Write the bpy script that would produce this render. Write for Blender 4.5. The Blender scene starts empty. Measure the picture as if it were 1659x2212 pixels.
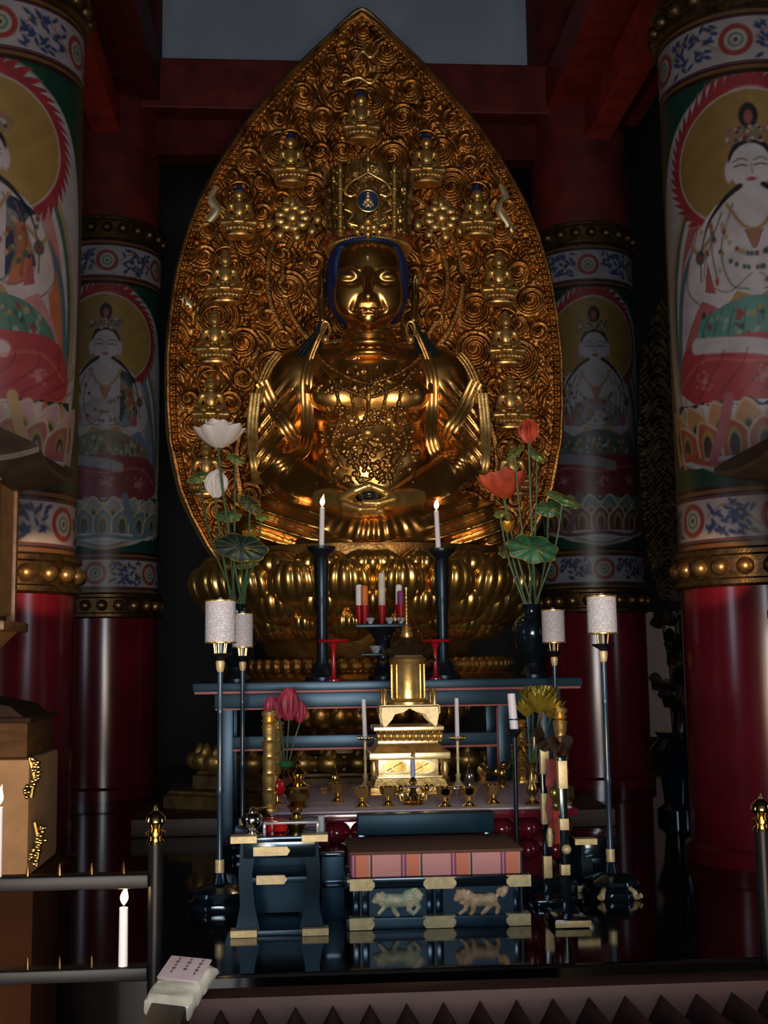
import bpy, bmesh, math, random
import numpy as np
from mathutils import Vector, Matrix
from mathutils.bvhtree import BVHTree

SC = bpy.context.scene
COL = SC.collection
PI = math.pi
R_ = math.radians

# ------------------------------------------------------------------ camera
FPX = 2600.0
CAM = np.array((-0.53, 0.0, 1.07))
YAW, PITCH, ROLL = R_(4.0), R_(6.886), R_(-0.8)
CAM_M = Matrix.Rotation(-YAW, 3, 'Z') @ Matrix.Rotation(PI / 2 + PITCH, 3, 'X') @ Matrix.Rotation(ROLL, 3, 'Z')
CAM_N = np.array(CAM_M)


def P(px, py, y):
    """point of the room, at room depth y, seen along a sight line measured on the photograph"""
    d = CAM_N @ np.array(((px - 829.5) / FPX, -(py - 1106.0) / FPX, -1.0))
    return CAM + d * ((y - CAM[1]) / d[1])


def X(px, py, y):
    return float(P(px, py, y)[0])


def Z(px, py, y):
    return float(P(px, py, y)[2])


def S(y):
    """metres for one photograph pixel at depth y"""
    return y / FPX


# ------------------------------------------------------------------ materials
MATS = {}


def lin(c):
    return tuple(((x / 12.92) if x <= .04045 else ((x + .055) / 1.055) ** 2.4) for x in c)


def mat(name, col, rough=.5, metal=0., var=.15, scale=12., bump=0., bscale=None, emit=None, estr=0., spec=.5,
        coat=0., trans=0., col2=None, sss=0., alpha=1., stretch=None):
    if name in MATS:
        return MATS[name]
    m = bpy.data.materials.new(name)
    m.use_nodes = True
    nt = m.node_tree
    N, L = nt.nodes, nt.links
    b = N['Principled BSDF']
    tc = N.new('ShaderNodeTexCoord')
    src = tc.outputs['Object']
    if stretch:
        mp = N.new('ShaderNodeMapping')
        mp.inputs['Scale'].default_value = stretch
        L.new(src, mp.inputs['Vector'])
        src = mp.outputs['Vector']
    nz = N.new('ShaderNodeTexNoise')
    nz.inputs['Scale'].default_value = scale
    nz.inputs['Detail'].default_value = 4
    L.new(src, nz.inputs['Vector'])
    rp = N.new('ShaderNodeValToRGB')
    c2 = col2 or tuple(max(0, x * (1 - var * 2)) for x in col)
    rp.color_ramp.elements[0].color = (*c2, 1)
    rp.color_ramp.elements[1].color = (*[x * (1 + var * .5) for x in col], 1)
    rp.color_ramp.elements[0].position = .3
    rp.color_ramp.elements[1].position = .68
    L.new(nz.outputs['Fac'], rp.inputs['Fac'])
    L.new(rp.outputs['Color'], b.inputs['Base Color'])
    b.inputs['Roughness'].default_value = rough
    b.inputs['Metallic'].default_value = metal
    b.inputs['Specular IOR Level'].default_value = spec
    b.inputs['Coat Weight'].default_value = coat
    b.inputs['Coat Roughness'].default_value = .08
    b.inputs['Transmission Weight'].default_value = trans
    b.inputs['Alpha'].default_value = alpha
    if sss:
        b.inputs['Subsurface Weight'].default_value = sss
        b.inputs['Subsurface Radius'].default_value = (.02, .012, .008)
    if emit:
        b.inputs['Emission Color'].default_value = (*emit, 1)
        b.inputs['Emission Strength'].default_value = estr
    if bump:
        n2 = N.new('ShaderNodeTexNoise')
        n2.inputs['Scale'].default_value = bscale or scale * 4
        n2.inputs['Detail'].default_value = 3
        L.new(src, n2.inputs['Vector'])
        bp = N.new('ShaderNodeBump')
        bp.inputs['Strength'].default_value = bump
        bp.inputs['Distance'].default_value = .01
        L.new(n2.outputs['Fac'], bp.inputs['Height'])
        L.new(bp.outputs['Normal'], b.inputs['Normal'])
    MATS[name] = m
    return m


def mat_attr(name, rough=.5, metal=0., spec=.4, var=.12, scale=60.):
    """colour from the mesh's painted colour attribute, broken up by a fine noise"""
    m = bpy.data.materials.new(name)
    m.use_nodes = True
    N, L = m.node_tree.nodes, m.node_tree.links
    b = N['Principled BSDF']
    at = N.new('ShaderNodeAttribute')
    at.attribute_name = 'paint'
    tc = N.new('ShaderNodeTexCoord')
    nz = N.new('ShaderNodeTexNoise')
    nz.inputs['Scale'].default_value = scale
    L.new(tc.outputs['Object'], nz.inputs['Vector'])
    mr = N.new('ShaderNodeMapRange')
    mr.inputs['To Min'].default_value = 1 - var
    mr.inputs['To Max'].default_value = 1 + var
    L.new(nz.outputs['Fac'], mr.inputs['Value'])
    mx = N.new('ShaderNodeVectorMath')
    mx.operation = 'SCALE'
    L.new(at.outputs['Color'], mx.inputs[0])
    L.new(mr.outputs['Result'], mx.inputs['Scale'])
    L.new(mx.outputs['Vector'], b.inputs['Base Color'])
    b.inputs['Roughness'].default_value = rough
    b.inputs['Metallic'].default_value = metal
    b.inputs['Specular IOR Level'].default_value = spec
    MATS[name] = m
    return m


# ------------------------------------------------------------------ mesh builder
class MB:
    def __init__(s):
        s.v, s.f, s.m, s.n = [], [], [], 0

    def raw(s, v, f, m=0):
        v = np.asarray(v, float).reshape(-1, 3)
        o = s.n
        s.v.append(v)
        s.n += len(v)
        for q in f:
            s.f.append([int(i) + o for i in q])
            s.m.append(m)
        return s

    def box(s, a, b, bev=0., m=0, taper=None):
        a, b = np.minimum(a, b), np.maximum(a, b)
        bm = bmesh.new()
        bmesh.ops.create_cube(bm, size=1)
        c, d = (np.array(a) + b) / 2, np.array(b) - a
        for v in bm.verts:
            k = (1, 1)
            if taper and v.co.z < 0:
                k = taper
            v.co = Vector((c[0] + v.co.x * d[0] * k[0], c[1] + v.co.y * d[1] * k[1], c[2] + v.co.z * d[2]))
        if bev:
            bmesh.ops.bevel(bm, geom=list(bm.edges), offset=min(bev, .45 * float(min(d))), segments=2, affect='EDGES', profile=.6)
        bm.verts.index_update()
        s.raw([v.co[:] for v in bm.verts], [[v.index for v in f.verts] for f in bm.faces], m)
        bm.free()
        return s

    def lathe(s, prof, c=(0, 0, 0), seg=28, m=0, sx=1., sy=1., rib=0, ramp=0.):
        th = np.arange(seg) * 2 * PI / seg
        k = 1 + (ramp * np.abs(np.cos(th * rib / 2)) - ramp / 2 if rib else 0)
        v, f = [], []
        for r, z in prof:
            r = max(r, 1e-4)
            v.append(np.stack([c[0] + sx * r * k * np.cos(th), c[1] + sy * r * k * np.sin(th), np.full(seg, c[2] + z)], 1))
        n = len(prof)
        for i in range(n - 1):
            for j in range(seg):
                a, b = i * seg + j, i * seg + (j + 1) % seg
                f.append((a, b, b + seg, a + seg))
        if prof[0][0] > 1e-3:
            f.append(tuple(range(seg))[::-1])
        if prof[-1][0] > 1e-3:
            f.append(tuple((n - 1) * seg + j for j in range(seg)))
        return s.raw(np.concatenate(v), f, m)

    def tube(s, pts, r, seg=8, m=0, flat=1., up=(0, 1, 0), closed=False):
        pts = [np.asarray(p, float) for p in pts]
        n = len(pts)
        rs = [r] * n if np.isscalar(r) else list(r)
        v, f = [], []
        for i, p in enumerate(pts):
            a = pts[(i - 1) % n] if (closed or i > 0) else pts[i]
            b = pts[(i + 1) % n] if (closed or i < n - 1) else pts[i]
            t = (b - a) / (np.linalg.norm(b - a) + 1e-9)
            u = np.asarray(up, float)
            if abs(t @ u) > .93:
                u = np.array((1., 0, 0)) if abs(t[0]) < .9 else np.array((0, 0, 1.))
            sd = np.cross(t, u)
            sd /= np.linalg.norm(sd)
            w = np.cross(sd, t)
            for k in range(seg):
                q = 2 * PI * k / seg
                v.append(p + rs[i] * (math.cos(q) * sd + flat * math.sin(q) * w))
        m_ = n if closed else n - 1
        for i in range(m_):
            for k in range(seg):
                a, b = i * seg + k, i * seg + (k + 1) % seg
                a2, b2 = ((i + 1) % n) * seg + k, ((i + 1) % n) * seg + (k + 1) % seg
                f.append((a, b, b2, a2))
        if not closed:
            f.append(tuple(range(seg))[::-1])
            f.append(tuple((n - 1) * seg + k for k in range(seg)))
        return s.raw(v, f, m)

    def ball(s, c, r, nu=14, nv=9, m=0):
        r = (r, r, r) if np.isscalar(r) else r
        v, f = [], []
        for i in range(nv + 1):
            a = -PI / 2 + PI * i / nv
            for j in range(nu):
                b = 2 * PI * j / nu
                v.append((c[0] + r[0] * math.cos(a) * math.cos(b), c[1] + r[1] * math.cos(a) * math.sin(b), c[2] + r[2] * math.sin(a)))
        for i in range(nv):
            for j in range(nu):
                f.append((i * nu + j, i * nu + (j + 1) % nu, (i + 1) * nu + (j + 1) % nu, (i + 1) * nu + j))
        return s.raw(v, f, m)

    def grid(s, A, m=0, wrap=False):
        A = np.asarray(A, float)
        nu, nv = A.shape[:2]
        f = []
        for i in range(nu - 1):
            for j in range(nv if wrap else nv - 1):
                f.append((i * nv + j, i * nv + (j + 1) % nv, (i + 1) * nv + (j + 1) % nv, (i + 1) * nv + j))
        return s.raw(A.reshape(-1, 3), f, m)

    def prism(s, poly, y0, y1, m=0):
        """outline in x,z pushed from y0 to y1"""
        n = len(poly)
        v = [(x, y0, z) for x, z in poly] + [(x, y1, z) for x, z in poly]
        f = [(i, (i + 1) % n, n + (i + 1) % n, n + i) for i in range(n)]
        f += [tuple(range(n))[::-1], tuple(range(n, 2 * n))]
        return s.raw(v, f, m)

    def xf(s, M):
        M = np.array(M)
        s.v = [np.c_[a, np.ones(len(a))] @ M.T[:, :3] for a in s.v]
        return s

    def verts(s):
        return np.concatenate(s.v) if s.v else np.zeros((0, 3))


ORI = {}


def setp(o, label=None, cat=None, group=None, kind=None):
    if label:
        o['label'] = label
    if cat:
        o['category'] = cat
    if group:
        o['group'] = group
    if kind:
        o['kind'] = kind
    return o


def thing(name, label, cat, loc=(0, 0, 0), group=None):
    o = bpy.data.objects.new(name, None)
    o.empty_display_size = .1
    COL.objects.link(o)
    o.location = [float(x) for x in loc]
    ORI[o.name] = np.array(o.location)
    return setp(o, label, cat, group)


def mesh_from(name, v, f, mats, fm=None, smooth=True):
    me = bpy.data.meshes.new(name)
    v = np.asarray(v, np.float32)
    if isinstance(f, np.ndarray) and f.ndim == 2:
        k = f.shape[1]
        me.vertices.add(len(v))
        me.vertices.foreach_set('co', v.ravel())
        me.loops.add(f.size)
        me.loops.foreach_set('vertex_index', f.ravel().astype(np.int32))
        me.polygons.add(len(f))
        me.polygons.foreach_set('loop_start', np.arange(0, f.size, k, dtype=np.int32))
        me.update(calc_edges=True)
    else:
        me.from_pydata([tuple(map(float, a)) for a in v], [], f)
        me.update()
    for m in (mats if isinstance(mats, (list, tuple)) else [mats]):
        me.materials.append(m)
    if fm is not None and len(set(fm)) > 1:
        me.polygons.foreach_set('material_index', fm)
    me.polygons.foreach_set('use_smooth', [smooth] * len(me.polygons))
    return me


def fix_normals(me):
    bm = bmesh.new()
    bm.from_mesh(me)
    bmesh.ops.recalc_face_normals(bm, faces=bm.faces)
    bm.to_mesh(me)
    bm.free()


def obj(name, mb, mats, parent=None, smooth=True, angle=None, label=None):
    """one mesh object; builder coordinates are room coordinates"""
    v = mb.verts()
    org = ORI[parent.name] if parent is not None else np.zeros(3)
    if parent is None:
        lo, hi = v.min(0), v.max(0)
        org = np.array(((lo[0] + hi[0]) / 2, (lo[1] + hi[1]) / 2, lo[2]))
    me = mesh_from(name, v - org, mb.f, mats, mb.m, smooth)
    fix_normals(me)
    if smooth:
        me.set_sharp_from_angle(angle=R_(angle or 40))
    o = bpy.data.objects.new(name, me)
    COL.objects.link(o)
    if parent is not None:
        o.parent = parent
    else:
        o.location = org
    ORI[o.name] = org
    if label:
        o['label'] = label
    return o


def struct(name, mb, mats, smooth=False):
    o = obj(name, mb, mats, None, smooth)
    o['kind'] = 'structure'
    return o


def dup(root, loc, label=None, group=None, rotz=0., scale=None):
    def cp(o, par):
        c = o.copy()
        COL.objects.link(c)
        if par is not None:
            c.parent = par
        for ch in o.children:
            cp(ch, c)
        return c
    r = cp(root, None)
    r.location = [float(x) for x in loc]
    if rotz:
        r.rotation_euler = (0, 0, rotz)
    if scale:
        r.scale = (scale,) * 3 if np.isscalar(scale) else scale
    ORI[r.name] = np.array(r.location)
    return setp(r, label, None, group)


# ------------------------------------------------------------------ signed-distance sculpting
def ell(G, c, r):
    x, y, z = G[0] - c[0], G[1] - c[1], G[2] - c[2]
    k0 = np.sqrt((x / r[0]) ** 2 + (y / r[1]) ** 2 + (z / r[2]) ** 2)
    k1 = np.sqrt((x / r[0] ** 2) ** 2 + (y / r[1] ** 2) ** 2 + (z / r[2] ** 2) ** 2) + 1e-6
    return k0 * (k0 - 1) / k1


def cap(G, a, b, ra, rb=None):
    rb = ra if rb is None else rb
    a, b = np.asarray(a, float), np.asarray(b, float)
    d = b - a
    t = ((G[0] - a[0]) * d[0] + (G[1] - a[1]) * d[1] + (G[2] - a[2]) * d[2]) / (d @ d + 1e-9)
    t = np.clip(t, 0, 1)
    return np.sqrt((G[0] - a[0] - t * d[0]) ** 2 + (G[1] - a[1] - t * d[1]) ** 2 + (G[2] - a[2] - t * d[2]) ** 2) - (ra + t * (rb - ra))


def smin(a, b, k):
    h = np.clip(.5 + .5 * (b - a) / k, 0, 1)
    return b + (a - b) * h - k * h * (1 - h)


def smax(a, b, k):
    return -smin(-a, -b, k)


def chain(G, pts, rs, k=.01):
    d = None
    for i in range(len(pts) - 1):
        c = cap(G, pts[i], pts[i + 1], rs[i], rs[i + 1])
        d = c if d is None else np.minimum(d, c)
    return d


def nets(fn, lo, hi, h):
    """naive surface nets over the field fn"""
    ax = [np.arange(lo[i], hi[i] + h, h, dtype=np.float32) for i in range(3)]
    G = (ax[0][:, None, None], ax[1][None, :, None], ax[2][None, None, :])
    F = np.asarray(fn(G), np.float32)
    sgn = F < 0
    n = [len(a) for a in ax]
    corner = [(i, j, k) for i in (0, 1) for j in (0, 1) for k in (0, 1)]
    sl = lambda A, c: A[c[0]:n[0] - 1 + c[0], c[1]:n[1] - 1 + c[1], c[2]:n[2] - 1 + c[2]]
    cnt = sum(sl(sgn, c).astype(np.int8) for c in corner)
    act = (cnt > 0) & (cnt < 8)
    idx = np.argwhere(act)
    ident = np.full(act.shape, -1, np.int64)
    ident[act] = np.arange(len(idx))
    vals = {c: F[idx[:, 0] + c[0], idx[:, 1] + c[1], idx[:, 2] + c[2]] for c in corner}
    acc = np.zeros((len(idx), 3))
    num = np.zeros(len(idx))
    for a in corner:
        for d in range(3):
            if a[d]:
                continue
            b = list(a)
            b[d] = 1
            b = tuple(b)
            fa, fb = vals[a], vals[b]
            cr = (fa < 0) != (fb < 0)
            t = np.where(cr, fa / np.where(fa - fb == 0, 1, fa - fb), 0)
            p = np.tile(np.array(a, float), (len(idx), 1))
            p[:, d] += t
            acc[cr] += p[cr]
            num[cr] += 1
    v = (idx + acc / num[:, None]) * h + np.array([a[0] for a in ax])
    quads = []
    for d in range(3):
        e1, e2 = (d + 1) % 3, (d + 2) % 3
        s0 = [slice(None)] * 3
        s1 = [slice(None)] * 3
        s0[d], s1[d] = slice(0, -1), slice(1, None)
        a, b = sgn[tuple(s0)], sgn[tuple(s1)]
        ch = np.argwhere(a != b)
        ok = (ch[:, e1] > 0) & (ch[:, e2] > 0) & (ch[:, e1] < n[e1] - 1) & (ch[:, e2] < n[e2] - 1)
        ch = ch[ok]
        flip = a[ch[:, 0], ch[:, 1], ch[:, 2]]
        q = []
        for o1, o2 in ((0, 0), (-1, 0), (-1, -1), (0, -1)):
            c = ch.copy()
            c[:, e1] += o1
            c[:, e2] += o2
            q.append(ident[c[:, 0], c[:, 1], c[:, 2]])
        q = np.stack(q, 1)
        q[~flip] = q[~flip][:, ::-1]
        quads.append(q)
    f = np.concatenate(quads)
    f = f[(f >= 0).all(1)]
    return v, f


def sdf_obj(name, parts, mats, parent, smooth=True):
    """parts: list of (v, f) sculpted surfaces joined as one mesh"""
    V, F, o = [], [], 0
    for v, f in parts:
        V.append(v)
        F.append(f + o)
        o += len(v)
    v, f = np.concatenate(V), np.concatenate(F)
    org = ORI[parent.name] if parent is not None else np.zeros(3)
    if parent is None:
        lo, hi = v.min(0), v.max(0)
        org = np.array(((lo[0] + hi[0]) / 2, (lo[1] + hi[1]) / 2, lo[2]))
    me = mesh_from(name, v - org, f, mats, None, smooth)
    ob = bpy.data.objects.new(name, me)
    COL.objects.link(ob)
    if parent is not None:
        ob.parent = parent
    else:
        ob.location = org
    ORI[ob.name] = org
    return ob


def bez(pts, n=16):
    """Catmull-Rom curve through pts"""
    p = [np.asarray(q, float) for q in pts]
    p = [2 * p[0] - p[1]] + p + [2 * p[-1] - p[-2]]
    out = []
    for i in range(1, len(p) - 2):
        for k in range(n):
            t = k / n
            out.append(.5 * (2 * p[i] + (p[i + 1] - p[i - 1]) * t + (2 * p[i - 1] - 5 * p[i] + 4 * p[i + 1] - p[i + 2]) * t * t
                             + (3 * p[i] - p[i - 1] - 3 * p[i + 1] + p[i + 2]) * t ** 3))
    out.append(p[-2])
    return out


def lamp(name, kind, loc, energy, color, size=.05, target=None, **kw):
    l = bpy.data.lights.new(name, kind)
    l.energy, l.color = energy, color
    if kind == 'AREA':
        l.shape = 'RECTANGLE'
        l.size, l.size_y = size
    elif kind == 'SUN':
        l.angle = size
    else:
        l.shadow_soft_size = size
    for k, v in kw.items():
        setattr(l, k, v)
    o = bpy.data.objects.new(name, l)
    COL.objects.link(o)
    o.location = [float(x) for x in loc]
    if target is not None:
        o.rotation_euler = (Vector(target) - Vector(o.location)).to_track_quat('-Z', 'Y').to_euler()
    return o


cam_d = bpy.data.cameras.new('camera')
cam_d.sensor_fit = 'VERTICAL'
cam_d.sensor_height = 36.0
cam_d.lens = 36.0 * FPX / 2212.0
cam_d.clip_start = .05
cam_o = bpy.data.objects.new('camera', cam_d)
COL.objects.link(cam_o)
cam_o.matrix_world = Matrix.Translation(Vector(CAM)) @ CAM_M.to_4x4()
SC.camera = cam_o
def plane_pt(px, py, z=0.):
    """point where a sight line meets the level z"""
    d = CAM_N @ np.array(((px - 829.5) / FPX, -(py - 1106.0) / FPX, -1.0))
    return CAM + d * ((z - CAM[2]) / d[2])


# ------------------------------------------------------------------ shared materials
lacq = mat('black_lacquer', (.010, .014, .018), .16, var=.2, scale=6, spec=.55, coat=.6)
lacq_soft = mat('daylit_black_lacquer', (.016, .038, .060), .34, var=.2, scale=8, spec=.6)  # black lacquer; bluish daylight reflections are put into its base colour
floor_m = mat('lacquered_floor', (.010, .0075, .006), .07, var=.3, scale=2.5, spec=.5)
iron = mat('black_iron', (.009, .010, .013), .34, var=.2, scale=20, spec=.5)
red_wood = mat('dark_red_painted_wood', (.085, .009, .008), .62, var=.25, scale=5, spec=.25)
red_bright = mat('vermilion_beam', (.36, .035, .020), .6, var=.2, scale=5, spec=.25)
red_gloss = mat('glossy_red_column', (.085, .004, .010), .20, var=.12, scale=3, spec=.5)
dark_wood = mat('dark_brown_wood', (.035, .017, .009), .5, var=.3, scale=9, stretch=(1, 1, 6))
void_m = mat('unlit_wall', (.006, .005, .005), .8, scale=3)
plaster = mat('blue_grey_plaster', (.20, .25, .33), .9, var=.10, scale=1.2)
bronze = mat('dark_bronze', (.10, .060, .025), .42, .85, var=.3, scale=20, bump=.2)
gold = mat('gilded_metal', (.95, .64, .22), .30, .88, var=.16, scale=14, bump=.08)
gold_soft = mat('soft_gilding', (.80, .50, .16), .38, .85, var=.25, scale=16, bump=.15)
gold_fit = mat('gold_fitting', (.90, .70, .36), .50, .35, var=.12, scale=40, bump=.1)
brass = mat('polished_brass', (.85, .60, .22), .14, 1., var=.08, scale=20)
brass_dark = mat('aged_brass', (.50, .32, .10), .26, 1., var=.3, scale=22)
wax = mat('white_wax', (.78, .74, .78), .5, var=.03, scale=10, sss=.25)
wick_m = mat('burnt_wick', (.02, .015, .012), .9)
flame_m = mat('candle_flame', (1, .6, .2), .5, emit=(1., .56, .18), estr=26.)
red_lacq = mat('red_lacquer', (.32, .008, .014), .22, spec=.6, var=.1)
red_line = mat('red_edge_paint', (.36, .030, .022), .45, var=.1)
crimson = mat('crimson_lacquer', (.13, .008, .018), .18, spec=.6, coat=.5, var=.15)
cloth_m = mat('lilac_grey_cloth', (.60, .49, .55), .8, var=.08, scale=30, bump=.1)
white_m = mat('white_paper', (.72, .69, .70), .7, var=.04, scale=20)
blue_m = mat('lapis_blue_paint', (.008, .028, .13), .55, var=.2, scale=18)
green_m = mat('green_leaf', (.025, .17, .085), .5, var=.25, scale=18)
green_d = mat('dark_teal_leaf', (.008, .035, .040), .55, var=.25, scale=18)
stem_m = mat('green_stem', (.05, .12, .045), .5, var=.25, scale=18)
orange_m = mat('orange_red_petal', (.60, .085, .035), .5, var=.22, scale=14)
pink_m = mat('pink_petal', (.42, .035, .075), .5, var=.3, scale=14)
petal_w = mat('white_petal', (.74, .68, .66), .5, var=.06, scale=10)
olive_gold = mat('olive_gold_petal', (.42, .31, .035), .4, .6, var=.3, scale=24, bump=.3)
amber = mat('amber_leaf', (.55, .27, .02), .4, .4, var=.25, scale=20)

for m_ in (lacq, lacq_soft, iron):
    m_.node_tree.nodes['Principled BSDF'].inputs['Specular Tint'].default_value = (.50, .77, 1., 1)
    m_.node_tree.nodes['Principled BSDF'].inputs['Coat Tint'].default_value = (.6, .85, 1., 1)
# ------------------------------------------------------------------ room shell
struct('floor', MB().box((-7, -5, -.63), (7, 4.31, -.53)), mat('dark_ground_boards', (.02, .014, .011), .4, var=.3, scale=4))
struct('trim_1', MB().box((-6.5, 4.30, -.53), (6.5, 12.6, 0.), .012), floor_m)
struct('wall_back', MB().box((-7, 12.6, -.6), (7, 12.8, 7.8)), void_m)
struct('wall_left', MB().box((-7.2, -5, -.6), (-7, 12.8, 7.8)), void_m)
struct('wall_right', MB().box((7, -5, -.6), (7.2, 12.8, 7.8)), void_m)
struct('ceiling', MB().box((-7.2, 2., 7.7), (7.2, 12.8, 7.9)), void_m)
# plaster field over the lintel, with the curved board stepping forward at its foot
pz = Z(800, 135, 9.95)
mbp = MB().box((X(350, 60, 10), 10.02, pz - .05), (X(1157, 60, 10), 10.1, 7.7))
struct('trim_2', mbp, plaster)
arch = [(-1.1 + .0, 7.68), (-1.1, pz)] + [(-.05 + 1.05 * math.cos(a), pz + 0.75 * math.sin(a)) for a in np.linspace(PI, 0, 24)] + [(1.0, 7.68)]
zA0, zA1 = Z(800, 240, 9.7), Z(800, 133, 9.7)
struct('trim_3', MB().box((-2.13, 9.70, zA0), (1.94, 10.05, zA1), .015), red_wood)
struct('trim_4', MB().box((-2.13, 9.85, Z(800, 340, 9.85)), (1.94, 10.05, zA0 - .02), .015), mat('darker_red_wood', (.05, .006, .005), .8, var=.25, scale=5, spec=.1))


def beam(n, x0, x1, z0, z1, m, y0=5.6, y1=9.72):
    o = struct(n, MB().box((x0, y0, z0), (x1, y1, z1), .012), m)
    return o


zl = Z(1283, 311, 9.7)
beam('trim_5', X(1257, 311, 9.7), X(1312, 311, 9.7), zl, zl + .27, red_bright)
zu = Z(1235, 243, 9.7)
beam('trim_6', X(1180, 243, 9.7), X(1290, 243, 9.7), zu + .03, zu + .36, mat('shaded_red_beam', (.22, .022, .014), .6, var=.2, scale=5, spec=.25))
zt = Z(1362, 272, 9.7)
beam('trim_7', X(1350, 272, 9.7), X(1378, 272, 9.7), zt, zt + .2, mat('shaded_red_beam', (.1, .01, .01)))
zl = Z(233, 297, 9.7)
beam('trim_8', X(203, 297, 9.7), X(263, 297, 9.7), zl, zl + .27, red_bright)
beam('trim_9', X(195, 243, 9.7), X(345, 243, 9.7), zl + .33, zl + .75, red_wood)
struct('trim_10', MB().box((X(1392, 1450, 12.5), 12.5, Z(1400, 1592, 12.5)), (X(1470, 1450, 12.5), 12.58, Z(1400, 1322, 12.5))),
       mat('beige_wall_board', (.30, .21, .17), .8, var=.08, scale=3, emit=(.30, .21, .17), estr=.05))  # faint emission in the board's own colour stands in for light on it

# ------------------------------------------------------------------ painted columns
RC = .43
ZB0, ZB1 = 1.405, 4.66          # foot and head of the painted zone


class Paint:
    def __init__(s, U, W):
        s.U, s.W = U, W
        s.C = np.zeros((*np.broadcast(U, W).shape, 3))

    def fill(s, m, c, a=1.):
        c = np.array(lin([q / 255 for q in c]))
        m = np.broadcast_to(m, s.C.shape[:2])[..., None].astype(float) * a
        s.C = s.C * (1 - m) + c * m

    def soft(s, d, w=.005):
        return np.clip(.5 - d / (2 * w), 0, 1)

    def ell(s, cx, cz, rx, rz, c, a=1., rot=0.):
        u, w = s.U - cx, s.W - cz
        if rot:
            u, w = u * math.cos(rot) + w * math.sin(rot), w * math.cos(rot) - u * math.sin(rot)
        k = np.sqrt((u / rx) ** 2 + (w / rz) ** 2)
        s.fill(s.soft((k - 1) * min(rx, rz)), c, a)

    def super(s, cx, cz, rx, rz, p, c):
        k = (np.abs((s.U - cx) / rx) ** p + np.abs((s.W - cz) / rz) ** p) ** (1 / p)
        s.fill(s.soft((k - 1) * min(rx, rz)), c)

    def ring(s, cx, cz, rx, rz, w, c):
        k = np.sqrt(((s.U - cx) / rx) ** 2 + ((s.W - cz) / rz) ** 2)
        s.fill(s.soft(np.abs(k - 1) * min(rx, rz) - w), c)

    def poly(s, pts, c, a=1.):
        U, W = np.broadcast_arrays(s.U, s.W)
        ins = np.zeros(U.shape, bool)
        n = len(pts)
        for i in range(n):
            (x0, y0), (x1, y1) = pts[i], pts[(i + 1) % n]
            if y0 == y1:
                continue
            k = ((y0 > W) != (y1 > W)) & (U < (x1 - x0) * (W - y0) / (y1 - y0) + x0)
            ins ^= k
        s.fill(ins, c, a)

    def line(s, pts, w, c, a=1., taper=False):
        d = None
        n = len(pts) - 1
        for i in range(n):
            (x0, y0), (x1, y1) = pts[i], pts[i + 1]
            dx, dy = x1 - x0, y1 - y0
            t = np.clip(((s.U - x0) * dx + (s.W - y0) * dy) / (dx * dx + dy * dy + 1e-9), 0, 1)
            ww = w * (1 - .9 * (i + t) / n) if taper else w
            q = np.sqrt((s.U - x0 - t * dx) ** 2 + (s.W - y0 - t * dy) ** 2) - ww
            d = q if d is None else np.minimum(d, q)
        s.fill(s.soft(d), c, a)


def sm(pts, n=8):
    return [(q[0], q[1]) for q in bez([(a, b, 0) for a, b in pts], n)]


def floral(p, z0, z1, off, rng):
    U, W = np.broadcast_arrays(p.U, p.W)
    zc, h = (z0 + z1) / 2, z1 - z0
    band = (W > z0) & (W < z1)
    sub = Paint(p.U, p.W)
    sub.fill(np.ones(W.shape), (205, 196, 200))
    per = .482
    u = (U - off + per * 20) % per
    # scrolling stem and leaf dabs, written cell by cell
    stem = np.abs(W - zc - .07 * np.sin((u - .1) / per * 2 * PI)) - .006
    sub.fill(sub.soft(stem), (196, 140, 70))
    leaf = np.full(W.shape, 9.)
    for i in range(40):
        cu, cz, a = rng.uniform(.11, per - .11), rng.uniform(z0 + .02, z1 - .02), rng.choice((.5, .9, -.4, 2.2)) + rng.uniform(-.2, .2)
        du, dw = u - cu, W - cz
        q = np.sqrt(((du * math.cos(a) + dw * math.sin(a)) / .026) ** 2 + ((dw * math.cos(a) - du * math.sin(a)) / .011) ** 2)
        leaf = np.minimum(leaf, (q - 1) * .012)
    sub.fill(sub.soft(leaf), (62, 84, 138))
    uc = np.minimum(u, per - u)
    r = np.sqrt(uc ** 2 + (W - zc) ** 2)
    for rr, c in ((.100, (206, 196, 196)), (.090, (190, 62, 50)), (.060, (214, 206, 196)), (.042, (120, 150, 130)), (.028, (218, 210, 180)), (.013, (60, 100, 60))):
        sub.fill(sub.soft(r - rr), c)
    p.C = np.where(band[..., None], sub.C, p.C)


PAL = {
    'LF': dict(skin=(232, 214, 214), robe=(226, 122, 66), robe2=(228, 206, 206), sash=(46, 56, 96), lap=(206, 62, 66), knee=(230, 200, 204), petal=(236, 178, 184), petal2=(214, 110, 110), eye=(222, 140, 130), skirt=(96, 150, 128), aure=(226, 150, 150)),
    'RF': dict(skin=(240, 232, 236), robe=(226, 214, 224), robe2=(232, 226, 232), sash=(208, 180, 120), lap=(212, 58, 66), knee=(226, 220, 226), petal=(232, 160, 96), petal2=(214, 96, 60), eye=(120, 60, 84), skirt=(96, 176, 160), aure=(214, 110, 120)),
    'RL': dict(skin=(216, 206, 212), robe=(150, 160, 176), robe2=(196, 186, 196), sash=(52, 82, 92), lap=(156, 58, 76), knee=(176, 172, 186), petal=(176, 176, 180), petal2=(120, 150, 166), eye=(96, 106, 122), skirt=(150, 140, 106), aure=(120, 150, 176)),
    'RR': dict(skin=(206, 200, 210), robe=(120, 116, 130), robe2=(160, 150, 160), sash=(40, 66, 76), lap=(146, 44, 62), knee=(150, 146, 160), petal=(110, 150, 164), petal2=(150, 80, 84), eye=(130, 60, 66), skirt=(100, 116, 110), aure=(140, 110, 124)),
}


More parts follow.
